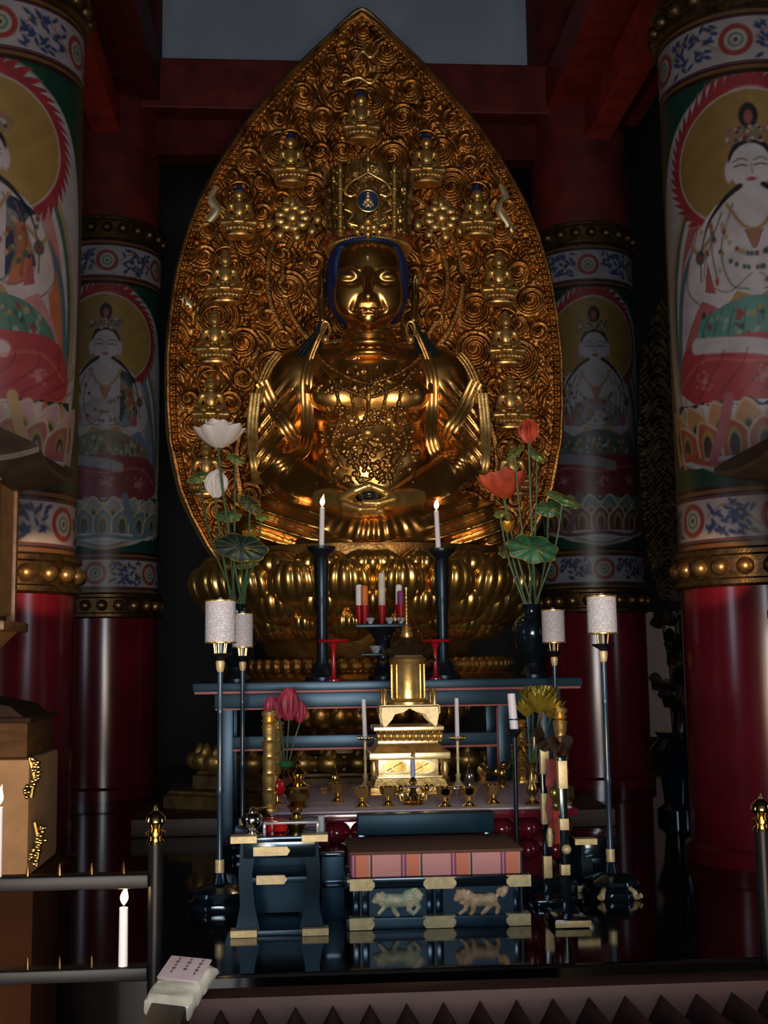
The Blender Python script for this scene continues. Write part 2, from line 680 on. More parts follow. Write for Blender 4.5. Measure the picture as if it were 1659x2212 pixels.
def paint_column(kind, U, W):
    rng = random.Random(kind)
    q = PAL[kind]
    W0 = W
    W = np.interp(W0, [1.4, 1.965, 2.06, 2.37, 2.70, 2.87, 3.33, 3.465, 3.72, 3.93, 4.015, 4.11, 4.6],
                  [1.375, 1.94, 2.055, 2.345, 2.62, 2.74, 3.17, 3.30, 3.575, 3.80, 3.88, 3.93, 4.4])
    p = Paint(U, W)
    p.fill(np.ones(p.C.shape[:2]), (18, 84, 64))
    zc = 2.935
    p.super(0, zc, .615, .995, 2.7, (214, 210, 216))
    # body aureole with its layered rims
    p.ell(0, 2.72, .56, .80, (214, 180, 120))
    p.ell(0, 2.72, .525, .78, (84, 132, 110) if kind in ('RF', 'LF') else (100, 140, 160))
    p.ell(0, 2.72, .49, .76, (232, 224, 222))
    p.ell(0, 2.72, .455, .74, q['aure'])
    p.ell(0, 2.70, .39, .70, q['robe2'])
    # flame rim around the head disc
    th = np.arctan2(W - 3.50, U)
    r = np.sqrt((U / 1.06) ** 2 + (W - 3.50) ** 2)
    saw = ((th * 26 / PI + r * 30) % 1.)
    p.fill(p.soft(r - (.425 + .050 * saw)) * (W > 2.98), (196, 44, 52))
    p.ring(0, 3.50, .405, .385, .006, (230, 210, 200))
    grad = .75 + .25 * np.clip((U + .3), 0, 1)
    p.ell(0, 3.50, .40, .38, (196, 156, 62))
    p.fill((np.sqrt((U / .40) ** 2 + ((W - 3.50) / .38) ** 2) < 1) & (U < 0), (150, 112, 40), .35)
    # shoulders, scarves, arms
    p.line(sm([(-.16, 3.2), (-.36, 2.95), (-.44, 2.5), (-.38, 2.3)]), .055, q['robe'])
    p.line(sm([(.16, 3.2), (.36, 2.95), (.44, 2.5), (.38, 2.3)]), .055, q['robe'])
    p.line(sm([(-.20, 3.2), (-.42, 2.9), (-.49, 2.45)]), .018, (96, 136, 150))
    p.line(sm([(.20, 3.2), (.42, 2.9), (.49, 2.45)]), .018, (96, 136, 150))
    p.poly(sm([(-.09, 3.30), (-.26, 3.17), (-.31, 2.9), (-.24, 2.66), (.24, 2.66), (.31, 2.9), (.26, 3.17), (.09, 3.30)]), q['skin'])
    p.ell(0, 2.78, .27, .24, q['robe2'])
    if kind in ('LF', 'RL'):
        p.poly(sm([(.12, 3.24), (.27, 3.16), (.33, 2.98), (.20, 2.86), (.12, 2.84)]), q['sash'])
        p.poly([(.15, 3.12), (.27, 3.09), (.28, 2.98), (.17, 2.92)], (196, 110, 70))
        p.poly(sm([(.0, 2.72), (.16, 2.66), (.20, 2.52), (.06, 2.46), (-.02, 2.56)]), q['sash'])
        p.line(sm([(.2, 2.9), (.16, 2.6), (.3, 2.46)]), .05, q['robe'])
        p.ell(.06, 2.60, .06, .06, (190, 100, 80))
    if kind == 'RR':
        p.poly(sm([(-.26, 3.0), (-.28, 2.6), (-.1, 2.44), (.14, 2.46), (.30, 2.7), (.30, 3.0), (.22, 2.7), (0, 2.55), (-.2, 2.66)]), q['sash'])
        p.line([(.3, 3.05), (.42, 2.5)], .02, (190, 180, 90))
        p.line([(-.05, 2.9), (.02, 2.56)], .03, (170, 130, 70))
    # arms meeting in front
    p.line(sm([(-.27, 3.10), (-.33, 2.86), (-.16, 2.74), (.02, 2.84)]), .055, q['skin'])
    p.line(sm([(.27, 3.10), (.33, 2.86), (.16, 2.74), (-.02, 2.80)]), .055, q['skin'])
    p.ell(.02, 2.86, .05, .065, q['skin'])
    ink = (150, 110, 116)
    for sgn in (-1, 1):
        # contour of arm and forearm, hanging sleeve with folds, armlet with pendants
        p.line(sm([(sgn * .30, 3.15), (sgn * .385, 2.86), (sgn * .17, 2.69), (sgn * .02, 2.74)]), .004, ink)
        p.line(sm([(sgn * .22, 3.08), (sgn * .27, 2.90), (sgn * .15, 2.80), (sgn * .02, 2.88)]), .003, ink)
        p.poly(sm([(sgn * .29, 2.78), (sgn * .42, 2.62), (sgn * .44, 2.50), (sgn * .20, 2.60), (sgn * .13, 2.69)]), q['aure'])
        for k in range(4):
            p.line(sm([(sgn * (.28 - .04 * k), 2.74 - .02 * k), (sgn * (.34 - .03 * k), 2.64), (sgn * (.40 - .05 * k), 2.55)]), .004, q['petal2'], .8)
        p.line(sm([(sgn * .22, 3.09), (sgn * .30, 3.03), (sgn * .34, 3.07)]), .010, (196, 160, 90))
        p.ell(sgn * .29, 3.00, .030, .036, (84, 120, 96))
        p.ell(sgn * .29, 3.00, .015, .018, (190, 70, 60))
        p.line([(sgn * .29, 2.97), (sgn * .29, 2.88)], .004, (90, 84, 70))
        p.poly([(sgn * .25, 2.97), (sgn * .21, 2.80), (sgn * .27, 2.82)], (196, 96, 96))
        p.line(sm([(sgn * .10, 3.24), (sgn * .17, 3.02), (sgn * .13, 2.84), (sgn * .04, 2.80)]), .004, (90, 130, 100))
        p.line(sm([(sgn * .16, 3.20), (sgn * .22, 3.05), (sgn * .20, 2.88)]), .004, (120, 110, 80))
        p.ell(sgn * .20, 2.86, .012, .022, (190, 90, 70))
        p.ell(sgn * .12, 3.12, .06, .045, (236, 206, 206), .35)
    p.poly(sm([(-.10, 2.80), (-.16, 2.70), (-.02, 2.64), (.14, 2.70), (.10, 2.80), (0, 2.76)]), (206, 160, 84))
    p.line(sm([(-.13, 3.24), (-.06, 3.13), (0, 3.10), (.06, 3.13), (.13, 3.24)]), .009, (198, 156, 84))
    p.poly(sm([(-.05, 3.10), (0, 3.0), (.05, 3.10)]), (190, 120, 80))
    for i in range(70):                       # necklaces and jewel chains as dabs
        a = rng.uniform(0, PI)
        k = rng.choice((.16, .22, .28))
        p.ell(k * math.cos(a) * 1.0, 3.16 - k * 1.15 * math.sin(a), .011, .013, rng.choice(((196, 150, 70), (180, 60, 60), (70, 120, 100), (210, 180, 110), (90, 84, 110))))
    # skirt band and crossed legs
    p.poly(sm([(-.30, 2.70), (0, 2.77), (.30, 2.70), (.38, 2.58), (.0, 2.52), (-.38, 2.58)]), q['skirt'])
    for i in range(40):
        p.ell(rng.uniform(-.3, .3), rng.uniform(2.58, 2.72), .014, .012, rng.choice(((70, 90, 80), (200, 170, 90), (170, 200, 190), (180, 70, 60))))
    for i in range(9):
        p.line(sm([(-.34 + .085 * i, 2.57), (-.30 + .075 * i, 2.65), (-.24 + .06 * i, 2.72)]), .004, (60, 110, 104), .7)
    for i in range(60):
        p.ell(rng.uniform(-.33, .33), rng.uniform(2.55, 2.70), .008, .010, rng.choice(((44, 96, 92), (206, 190, 140), (150, 210, 196))), .8)
    p.poly(sm([(-.50, 2.42), (-.42, 2.60), (-.1, 2.62), (.1, 2.62), (.42, 2.60), (.50, 2.42), (.36, 2.34), (0, 2.33), (-.36, 2.34)]), q['lap'])
    p.line(sm([(-.34, 2.60), (-.05, 2.57), (.12, 2.54)]), .035, q['knee'])
    for cu in (-.3, .02, .3):
        for i in range(26):
            a = rng.uniform(0, 2 * PI)
            k = rng.uniform(0, .055)
            p.ell(cu + k * math.cos(a), 2.44 + k * math.sin(a) * .8, .008, .006, (226, 150, 140), .7)
    p.line(sm([(-.48, 2.44), (-.3, 2.53), (0, 2.50), (.3, 2.54), (.48, 2.44)]), .006, (236, 120, 110), .6)
    for i in range(9):
        p.line(sm([(-.45 + .11 * i, 2.36), (-.36 + .13 * i, 2.48), (-.3 + .12 * i, 2.56)]), .005, (150, 30, 44), .6)
    # lotus seat: a dark notched rim, then two ranks of petals
    p.poly([(-.52, 2.36)] + [(-.52 + .065 * i, 2.31 + (.04 if i % 2 else 0)) for i in range(17)] + [(.52, 2.36), (0, 2.30)], (28, 62, 74))
    for rank, (zc_, n, hh, off) in enumerate(((2.20, 8, .14, 0), (2.14, 7, .11, .0))):
        for i in range(n):
            cu = (i - (n - 1) / 2) * .135
            lean = cu * .25
            out = [(cu - .07, zc_ - hh), (cu - .075 + lean * .3, zc_ + hh * .3), (cu + lean, zc_ + hh), (cu + .075 + lean * .3, zc_ + hh * .3), (cu + .07, zc_ - hh)]
            p.poly(sm(out, 5), q['petal'] if rank == 0 else q['petal2'])
            p.line(sm(out, 5), .006, (236, 214, 170))
            p.ell(cu + lean * .4, zc_ - .01, .036, .075, (206, 176, 80), 1, -lean)
            p.ell(cu + lean * .4, zc_ - .02, .026, .060, (40, 84, 70), 1, -lean)
            p.ell(cu + lean * .4, zc_ - .03, .016, .042, q['eye'], 1, -lean)
    p.poly([(-.5, 2.07), (.5, 2.07), (.40, 2.02), (0, 1.985), (-.40, 2.02)], (222, 218, 226))
    p.line(sm([(-.46, 2.1), (-.25, 2.03), (0, 2.05), (.25, 2.03), (.46, 2.1)]), .018, q['petal2'])
    sg = 1 if kind in ('LF', 'RL') else -1
    p.line(sm([(sg * .17, 2.345), (sg * .21, 2.2), (sg * .27, 2.06)]), .028, (232, 190, 120) if kind == 'LF' else q['aure'])
    # head: face, hair, crown
    p.line([(0, 3.26), (0, 3.36)], .07, q['skin'])
    p.ell(0, 3.47, .115, .150, (34, 26, 26))
    p.ell(-.112, 3.42, .02, .06, q['skin'])
    p.ell(.112, 3.42, .02, .06, q['skin'])
    p.ell(0, 3.44, .108, .135, q['skin'])
    for sgn in (-1, 1):
        p.line(sm([(sgn * .018, 3.475), (sgn * .05, 3.49), (sgn * .085, 3.475)]), .0035, (90, 70, 70))
        p.line(sm([(sgn * .02, 3.445), (sgn * .05, 3.452), (sgn * .082, 3.445)]), .0045, (70, 60, 64))
        p.line(sm([(sgn * .06, 3.33), (sgn * .15, 3.26), (sgn * .24, 3.15), (sgn * .29, 3.0)]), .016, (30, 26, 28), taper=True)
    p.line([(.0, 3.46), (.008, 3.40)], .003, (170, 130, 130))
    p.ell(0, 3.365, .026, .012, (206, 60, 60))
    p.poly(sm([(-.12, 3.57), (-.135, 3.66), (-.05, 3.68), (0, 3.80), (.05, 3.68), (.135, 3.66), (.12, 3.57), (0, 3.60)]), (176, 140, 80))
    p.ell(0, 3.74, .05, .075, (40, 36, 40))
    for i in range(46):
        p.ell(rng.uniform(-.12, .12), rng.uniform(3.59, 3.68), .010, .010, rng.choice(((226, 206, 190), (90, 70, 80), (200, 120, 110), (120, 150, 150))))
    p.ell(0, 3.73, .022, .04, (196, 96, 90))
    # floral bands and the gilt rules between them
    p.W = W = W0
    rule = lambda z0, z1, c: p.fill((W > z0) & (W < z1) & (U > -9), c)
    for za, zb, off in ((1.655, 1.862, {'LF': .01, 'RF': .05, 'RL': -.056, 'RR': .015}[kind]), (4.180, 4.422, {'LF': .064, 'RF': -.043, 'RL': .003, 'RR': -.03}[kind])):
        rule(za - .07, zb + .07, (58, 36, 22))
        rule(za - .045, za - .025, (150, 100, 40))
        rule(zb + .025, zb + .045, (150, 100, 40))
        rule(za - .014, zb + .014, (120, 70, 84))
        floral(p, za, zb, off, rng)
    # slightly greyed and mottled; the tints put weaker light on rear columns into the colour
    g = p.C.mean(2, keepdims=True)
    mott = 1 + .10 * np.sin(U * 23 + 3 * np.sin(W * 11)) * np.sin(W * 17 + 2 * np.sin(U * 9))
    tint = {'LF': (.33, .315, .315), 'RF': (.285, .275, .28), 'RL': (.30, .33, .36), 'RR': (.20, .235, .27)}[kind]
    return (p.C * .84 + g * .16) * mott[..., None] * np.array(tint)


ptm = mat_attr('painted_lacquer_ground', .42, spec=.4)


def column(kind, x, y, face, label, group):
    t = thing('painted_column', label, 'column', (x, y, 0), group)
    fine = np.linspace(-1.75, 1.75, 330)
    back = np.linspace(1.75, 2 * PI - 1.75, 24)[1:-1]
    th = np.concatenate([fine, back])
    zs = np.linspace(ZB0 + .17, 4.52, 570)
    U, W = (RC * th)[None, :], zs[:, None]
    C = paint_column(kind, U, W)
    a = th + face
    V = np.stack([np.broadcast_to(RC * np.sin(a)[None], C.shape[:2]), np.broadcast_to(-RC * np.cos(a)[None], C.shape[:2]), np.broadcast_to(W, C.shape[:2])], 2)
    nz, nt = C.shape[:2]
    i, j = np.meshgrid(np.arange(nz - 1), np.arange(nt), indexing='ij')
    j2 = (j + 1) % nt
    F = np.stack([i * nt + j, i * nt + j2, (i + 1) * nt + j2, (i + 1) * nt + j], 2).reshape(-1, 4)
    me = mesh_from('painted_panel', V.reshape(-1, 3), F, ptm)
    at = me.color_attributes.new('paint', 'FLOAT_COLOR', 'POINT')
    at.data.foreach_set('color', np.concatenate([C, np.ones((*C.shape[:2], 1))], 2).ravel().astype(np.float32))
    o = bpy.data.objects.new('painted_panel', me)
    COL.objects.link(o)
    o.parent = t
    ORI[o.name] = ORI[t.name]
    c = (x, y, 0)
    obj('lower_shaft', MB().lathe([(RC + .03, 0), (RC + .03, .08), (RC, .10), (RC, ZB0 + .02)], c, 64), red_gloss, t)
    obj('upper_shaft', MB().lathe([(RC - .01, 4.50), (RC - .01, 7.69)], c, 48), red_wood, t)
    for z0, z1, nm in ((ZB0, ZB0 + .20, 'lower_studded_ring'), (4.475, 4.675, 'upper_studded_ring')):
        rg = obj(nm, MB().lathe([(RC + .012, z0), (RC + .03, z0 + .012), (RC + .03, z0 + .035), (RC + .014, z0 + .045), (RC + .014, z1 - .045), (RC + .03, z1 - .035), (RC + .03, z1 - .012), (RC + .012, z1)], c, 64), bronze, t)
        for k in range(13):
            a = face - 1.74 + k * .29
            n = np.array((math.sin(a), -math.cos(a), 0))
            s = obj('stud', MB().ball(np.array(c) + n * (RC + .014) + (0, 0, (z0 + z1) / 2), .046, 12, 8), bronze if nm[0] == 'u' else mat('worn_stud_bronze', (.26, .15, .06), .36, .85, var=.3, scale=20), rg)
    return t


column('LF', -2.125, 6.3, R_(3), 'nearest painted column at the left edge, orange and dark blue robed figure on red lap', 'painted columns')
column('RF', 1.94, 6.3, R_(-15), 'nearest painted column at the right edge, pale figure with black hair in gold disc', 'painted columns')
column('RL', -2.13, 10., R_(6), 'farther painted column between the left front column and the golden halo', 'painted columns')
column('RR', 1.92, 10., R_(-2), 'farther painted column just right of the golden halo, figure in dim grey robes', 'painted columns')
# ------------------------------------------------------------------ mandorla behind the statue
HY = 9.42
halo_gold = mat('carved_gilding', (.43, .185, .040), .36, .90, var=.42, scale=9, col2=(.13, .048, .012), bump=.35, bscale=70)
fig_gold = mat('figure_gilding', (.74, .44, .135), .36, .84, var=.25, scale=14, bump=.1)
pale_gold = mat('pale_gilding', (.92, .74, .42), .35, .8, var=.1, scale=12)

edge_px = [(30, 0), (60, 44), (85, 70), (140, 132), (210, 202), (280, 262), (370, 322), (450, 364), (520, 390), (600, 411),
           (690, 424), (780, 431), (880, 430), (960, 424), (1060, 402), (1120, 377), (1180, 345), (1250, 300), (1320, 240)]
HZ = np.array([Z(790, v, HY) for v, _ in edge_px])[::-1]
HW = np.array([w * S(HY) * 1.004 for _, w in edge_px])[::-1]
HXC = X(789, 700, HY)


def halo_w(z):
    return np.interp(z, HZ, HW)


halo = thing('mandorla', 'huge gilded leaf-shaped mandorla carved with scrolls, standing behind the seated statue', 'halo', (HXC, HY, 0))
rng = random.Random(4)
nz_, nx_ = 600, 440
zz = np.linspace(HZ[0], HZ[-1], nz_)
uu = np.linspace(-1, 1, nx_)
Wd = np.maximum(halo_w(zz), .004)[:, None]
Xh = uu[None, :] * Wd
Zh = np.broadcast_to(zz[:, None], Xh.shape)
# distance inward from the rim, roughly
gz = np.gradient(Wd[:, 0], zz)
rim = (Wd - np.abs(Xh)) / np.sqrt(1 + gz[:, None] ** 2)
H = np.zeros(Xh.shape)
# scrolls: rounded spiral clouds scattered without overlap
cent = []
for k in range(5200):
    z = rng.uniform(HZ[0] + .1, HZ[-1] - .18)
    x = rng.uniform(-1, 1) * (halo_w(z) - .12)
    r = rng.choice((.19, .165, .14, .12, .105, .09))
    if halo_w(z) - abs(x) < r * .9 + .07 or k < 0:
        continue
    if all((x - a) ** 2 + (z - b) ** 2 > (.88 * (r + c)) ** 2 for a, b, c in cent):
        cent.append((x, z, r))
D = np.full(Xh.shape, 9.)
for x, z, r in cent:
    s = (np.abs(Xh - x) < r * 1.25) & (np.abs(Zh - z) < r * 1.25)
    dx, dz = Xh[s] - x, Zh[s] - z
    q = np.sqrt(dx * dx + dz * dz)
    a = np.arctan2(dz, dx)
    ph = q / .046 + rng.choice((-1, 1)) * a / (2 * PI) + rng.random()
    rid = np.abs(np.sin(PI * ph)) ** .7 * .034
    dome = np.clip(1 - (q / (r * 1.12)) ** 2, 0, 1)
    h = (rid + .030) * np.sqrt(dome) + .035 * np.exp(-(q / .026) ** 2)
    H[s] = np.maximum(H[s], h)
    D[s] = np.minimum(D[s], q / r)
# flame tongues between the scrolls
fl = np.abs(np.sin(Zh * 31 + 3.2 * np.sin(Xh * 17) + 2.2 * np.sin(Zh * 9 + Xh * 23))) ** 1.5 * .026
fl += np.abs(np.sin(Xh * 41 + 2.5 * np.sin(Zh * 19))) ** 2 * .014
H = np.maximum(H, fl)
# head and body aureole rings standing proud
hz, bz = Z(793, 610, HY), Z(793, 1000, HY)
for cx, cz, rx, rz in ((0, hz, .78, .80), (0, hz, .66, .68), (0, bz, 1.02, 1.0)):
    k = np.abs(np.sqrt((Xh / rx) ** 2 + ((Zh - cz) / rz) ** 2) - 1) * rx
    H = np.where(k < .022, np.maximum(H, .055), H)
# rim: fillet, bead course, outer bar
t = np.arange(nz_)
arc = np.concatenate([[0], np.cumsum(np.hypot(np.diff(zz), np.diff(Wd[:, 0])))])[:, None]
bead = np.sqrt(np.clip(1 - ((rim - .062) / .021) ** 2 - (((arc % .048) - .024) / .022) ** 2, 0, 1)) * .028
H = np.where(rim < .095, .018 + bead, H)
H = np.where(rim < .034, .045, H)
H *= np.clip(rim / .006, 0, 1)
nmask = (np.abs(Xh) < .5) & (Zh < 3)
V = np.stack([HXC + Xh, HY - .04 - H + .10 * (Xh / 1.6) ** 2 * -1., Zh], 2)
back = np.stack([HXC + Xh[:, [0, -1]] * 1., np.full((nz_, 2), HY + .1), Zh[:, [0, -1]]], 2)
full = np.concatenate([back[:, :1], V, back[:, 1:]], 1)
i, j = np.meshgrid(np.arange(nz_ - 1), np.arange(nx_ + 1), indexing='ij')
n2 = nx_ + 2
F = np.stack([i * n2 + j, i * n2 + j + 1, (i + 1) * n2 + j + 1, (i + 1) * n2 + j], 2).reshape(-1, 4)
me = mesh_from('carved_panel', full.reshape(-1, 3) - ORI[halo.name], F, halo_gold)
o = bpy.data.objects.new('carved_panel', me)
COL.objects.link(o)
o.parent = halo
ORI[o.name] = ORI[halo.name]
rimpts = [(HXC - w_, HY - .05, z_) for z_, w_ in zip(HZ, HW)] + [(HXC + w_, HY - .05, z_) for z_, w_ in zip(HZ[::-1], HW[::-1])][1:]
obj('rim_moulding', MB().tube(bez(rimpts, 8), .022, 8, flat=1.6), mat('rim_gilding', (.40, .27, .11), .36, .9, var=.2, scale=10), halo)

# ---- small seated figures fixed on the mandorla
FH = .47


def mini():
    r = thing('small_buddha_figure', None, None)
    c = ORI[r.name]

    def f(G):
        d = ell(G, (0, 0, .350), (.044, .046, .056))
        d = smin(d, ell(G, (0, .005, .405), (.022, .024, .024)), .008)
        d = smin(d, cap(G, (0, 0, .28), (0, 0, .32), .022), .010)
        d = smin(d, ell(G, (0, .01, .225), (.056, .042, .075)), .015)
        d = smin(d, cap(G, (-.062, .01, .268), (.062, .01, .268), .026), .02)
        for s in (-1, 1):
            d = smin(d, cap(G, (s * .075, .01, .262), (s * .098, 0, .180), .024, .020), .010)
            d = smin(d, cap(G, (s * .098, 0, .178), (s * .015, -.06, .155), .020, .014), .010)
            d = smin(d, cap(G, (s * .04, .0, .118), (s * .128, -.02, .112), .034, .030), .02)
            d = smin(d, cap(G, (s * .128, -.03, .108), (-s * .03, -.07, .108), .026, .020), .012)
            d = smin(d, ell(G, (s * .044, .005, .340), (.007, .014, .028)), .005)
        d = smin(d, ell(G, (0, -.046, .348), (.008, .012, .012)), .006)
        return d
    v, fc = nets(f, (-.2, -.13, .05), (.2, .09, .43), .0075)
    b = sdf_obj('body', [(v, fc)], fig_gold, r)
    obj('hair_cap', MB().ball((0, .008, .374), (.047, .050, .040), 14, 8).ball((0, .008, .412), .027, 10, 7), blue_m, r)
    m = MB()
    for k in range(11):
        a = PI + k * PI / 10
        m.ball((.110 * math.cos(a), .065 * math.sin(a), .062), (.026, .030, .030), 8, 6)
    m.lathe([(.12, .0), (.125, .015), (.075, .03), (.075, .045), (.10, .055), (.10, .08), (.115, .09)], (0, 0, 0), 24, sy=.6)
    obj('lotus_seat', m, fig_gold, r)
    m = MB()
    m.tube([(.105 * math.cos(a), .03, .365 + .105 * math.sin(a)) for a in np.linspace(0, 2 * PI, 33)[:-1]], .0125, 8, closed=True)
    obj('ring_halo', m, halo_gold, r)
    return r


proto = mini()
minis = [(780, 250), (628, 342), (921, 342), (517, 455), (1031, 455), (487, 597), (1078, 600), (464, 727), (1093, 730), (456, 866), (1102, 868), (446, 1010), (1106, 1010)]
for k, (px, py) in enumerate(minis):
    yq = HY - .19 - .10 * ((P(px, py, HY)[0] - HXC) / 1.6) ** 2
    p_ = P(px, py, yq)
    o = proto if k == 0 else dup(proto, (0, 0, 0))
    if k >= 5:
        for ch in o.children:
            if ch.name.startswith('hair_cap'):
                if 'low_hair' not in globals():
                    low_hair = ch.data.copy()
                    low_hair.materials[0] = fig_gold
                ch.data = low_hair
    o.parent = halo
    o.location = [float(x) for x in (p_ - ORI[halo.name] - (0, 0, .22))]
# pale ribbons, flower bosses at the crown, flame finial
m = MB()
for pts in (((468, 402), (455, 428), (468, 452), (452, 475), (433, 498)), ((1082, 400), (1092, 428), (1080, 452), (1094, 478), (1108, 500)), ((380, 632), (398, 648), (414, 664))):
    m = MB().tube(bez([P(a, b, HY - .13) for a, b in pts], 6), [.02 + .02 * math.sin(k / (len(pts) * 6 - 5) * PI * 1.0) for k in range(len(pts) * 6 - 5)], 8, flat=.5)
    obj('ribbon', m, pale_gold, halo)
for px in (632, 953):
    m = MB()
    q = P(px, 470, HY - .16)
    for k in range(9):
        a = k * 2 * PI / 9
        m.ball(q + np.array((.10 * math.cos(a), 0, .085 * math.sin(a))), (.05, .03, .045), 8, 6)
        m.ball(q + np.array((.2 * math.cos(a) * (1 if math.sin(a) < .3 else .4), .02, .15 * math.sin(a))), (.04, .03, .05), 8, 6)
    m.ball(q + np.array((0, -.02, 0)), (.055, .04, .06), 10, 7)
    m.ball(q + np.array((0, 0, .12)), (.035, .03, .06), 10, 7)
    obj('flower_boss', m, gold_soft, halo)
for pts in (((760, 140), (782, 112), (800, 124), (815, 110)), ((785, 88), (788, 100), (784, 112)), ((740, 178), (775, 168), (800, 180), (818, 160))):
    obj('flame_curl', MB().tube(bez([P(a, b, HY - .12) for a, b in pts], 6), .016, 8), gold_soft, halo)
m = MB().lathe([(.55, 0.95), (.5, 1.05), (.42, 1.5), (.36, HZ[0] + .2)], (HXC, HY + .05, 0), 24, sy=.14)
obj('stem', m, halo_gold, halo)

# ------------------------------------------------------------------ the great seated statue
SY = 8.62
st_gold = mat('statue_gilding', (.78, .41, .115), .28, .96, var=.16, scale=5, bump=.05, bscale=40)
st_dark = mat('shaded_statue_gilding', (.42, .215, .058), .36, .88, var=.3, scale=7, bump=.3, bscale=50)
zb = Z(795, 1185, 8.3)
statue = thing('seated_buddha_statue', 'great gilded statue sitting cross-legged with folded hands, blue hair and tall openwork crown', 'statue', (X(797, 1150, SY), SY, zb))
XC = X(796, 900, SY)
Q = lambda px, py, y: P(px, py, y)


def body_f(G):
    d = ell(G, Q(797, 1000, 8.80), (.47, .30, .52))
    d = smin(d, ell(G, Q(797, 850, 8.80), (.56, .30, .34)), .15)
    d = smin(d, cap(G, Q(655, 800, 8.82), Q(938, 800, 8.82), .185), .14)
    d = smin(d, cap(G, Q(797, 790, 8.74), Q(797, 690, 8.68), .195, .155), .06)
    for k, py in enumerate((726, 752, 776)):
        c = Q(797, py, 8.70)
        q = np.sqrt((G[0] - c[0]) ** 2 + (G[1] - c[1]) ** 2)
        rr = (.172, .190, .212)[k]
        d = smin(d, np.sqrt((q - rr) ** 2 + (G[2] - c[2]) ** 2) - .031, .010)
    for s in (-1, 1):
        f = lambda px: 797 + s * px
        # chest muscle
        d = smin(d, ell(G, Q(f(62), 855, 8.56), (.22, .11, .15)), .08)
        # upper arm, forearm
        d = smin(d, cap(G, Q(f(165), 822, 8.80), Q(f(212), 990, 8.66), .185, .165), .10)
        d = smin(d, cap(G, Q(f(212), 1000, 8.62), Q(f(60), 1078, 8.12), .16, .085), .06)
        # thigh, knee, shin
        d = smin(d, cap(G, Q(f(70), 1110, 8.7), Q(f(215), 1132, 8.32), .24, .20), .10)
        d = smin(d, cap(G, Q(f(222), 1135, 8.26), Q(f(-20), 1150, 8.0), .17, .11), .08)
        d = smin(d, ell(G, Q(f(235), 1142, 8.42), (.24, .34, .155)), .08)
    d = smin(d, ell(G, Q(800, 1140, 8.5), (.80, .50, .15)), .08)
    # folds over the lap: fans of ridges running round each knee
    dx = np.abs(G[0] - XC)
    ph = (G[2] - zb) * 1.0 - .34 * np.clip(dx - .25, 0, 1) ** 1.2 - .18 * (G[1] - 8.2)
    side = np.clip((dx - .30) / .15, 0, 1) * np.clip((zb + .40 - G[2]) / .08, 0, 1)
    d = d - .024 * side * np.sin(ph * 2 * PI / .098)
    mid = np.clip(1 - dx / .42, 0, 1) * np.clip((zb + .20 - G[2]) / .06, 0, 1)
    d = d - .010 * mid * np.sin(np.arctan2(G[0] - XC, zb + .55 - G[2]) * 44)
    # sleeve folds on the arms
    sl = np.clip((dx - .50) / .08, 0, 1) * np.clip((G[2] - zb - .50) / .1, 0, 1) * np.clip((zb + 1.28 - G[2]) / .1, 0, 1)
    d = d - .014 * sl * np.sin((G[2] + dx * 1.35) * 2 * PI / .105)
    d = smax(d, zb - G[2], .02)
    return d


c0 = Q(797, 1185, 8.3)
bv, bf = nets(body_f, (XC - 1.12, 7.72, zb - .05), (XC + 1.12, 9.25, Z(797, 690, 8.7)), .0135)

# head, finer
FY = 8.36


def head_f(G):
    d = ell(G, Q(795, 590, 8.64), (.262, .29, .30))
    d = smin(d, ell(G, Q(795, 640, 8.60), (.258, .245, .24)), .08)
    d = smin(d, ell(G, Q(795, 668, 8.50), (.150, .135, .125)), .07)
    d = smin(d, ell(G, Q(795, 692, 8.44), (.075, .075, .055)), .05)
    for s in (-1, 1):
        f = lambda a: 795 + s * a
        d = smin(d, ell(G, Q(f(37), 637, 8.455), (.120, .085, .180)), .05)
        # brow arc as a soft ridge, hollow under it, full lid
        d = smin(d, chain(G, [Q(f(12), 600, FY + .015), Q(f(22), 583, FY + .005), Q(f(42), 574, FY + .025), Q(f(64), 583, FY + .075)], (.008, .009, .009, .006)), .018)
        d = smax(d, -ell(G, Q(f(42), 598, FY - .008), (.095, .05, .052)), .035)
        d = smin(d, ell(G, Q(f(42), 601, FY + .085), (.088, .066, .046)), .012)
        d = smax(d, -chain(G, [Q(f(19), 611, FY + .012), Q(f(42), 606, FY - .004), Q(f(66), 607, FY + .035)], (.007, .010, .005)), .008)
        # nose wing, lip corners
        d = smin(d, ell(G, Q(f(11), 643, FY - .015), (.030, .035, .024)), .016)
        d = smax(d, -cap(G, Q(f(24), 640, FY - .02), Q(f(33), 668, FY + .03), .010, .012), .03)
        d = smin(d, ell(G, Q(f(12), 671, FY + .018), (.045, .026, .014)), .008)
        d = smin(d, ell(G, Q(f(8), 681, FY + .022), (.042, .028, .017)), .008)
        # long ears
        d = smin(d, ell(G, Q(f(102), 618, 8.68), (.028, .075, .125)), .02)
        d = smin(d, cap(G, Q(f(103), 640, 8.66), Q(f(98), 692, 8.62), .032, .027), .02)
        d = smax(d, -ell(G, Q(f(106), 615, 8.61), (.02, .035, .07)), .02)
    d = smin(d, chain(G, [Q(795, 588, FY - .005), Q(795, 615, FY - .035), Q(795, 640, FY - .075)], (.022, .030, .042)), .028)
    d = smin(d, ell(G, Q(795, 645, FY - .06), (.038, .045, .028)), .015)
    d = smax(d, -cap(G, Q(776, 676, FY - .005), Q(814, 676, FY - .005), .0055), .006)
    d = smin(d, cap(G, Q(796, 690, 8.62), Q(797, 730, 8.68), .155, .16), .03)
    return d


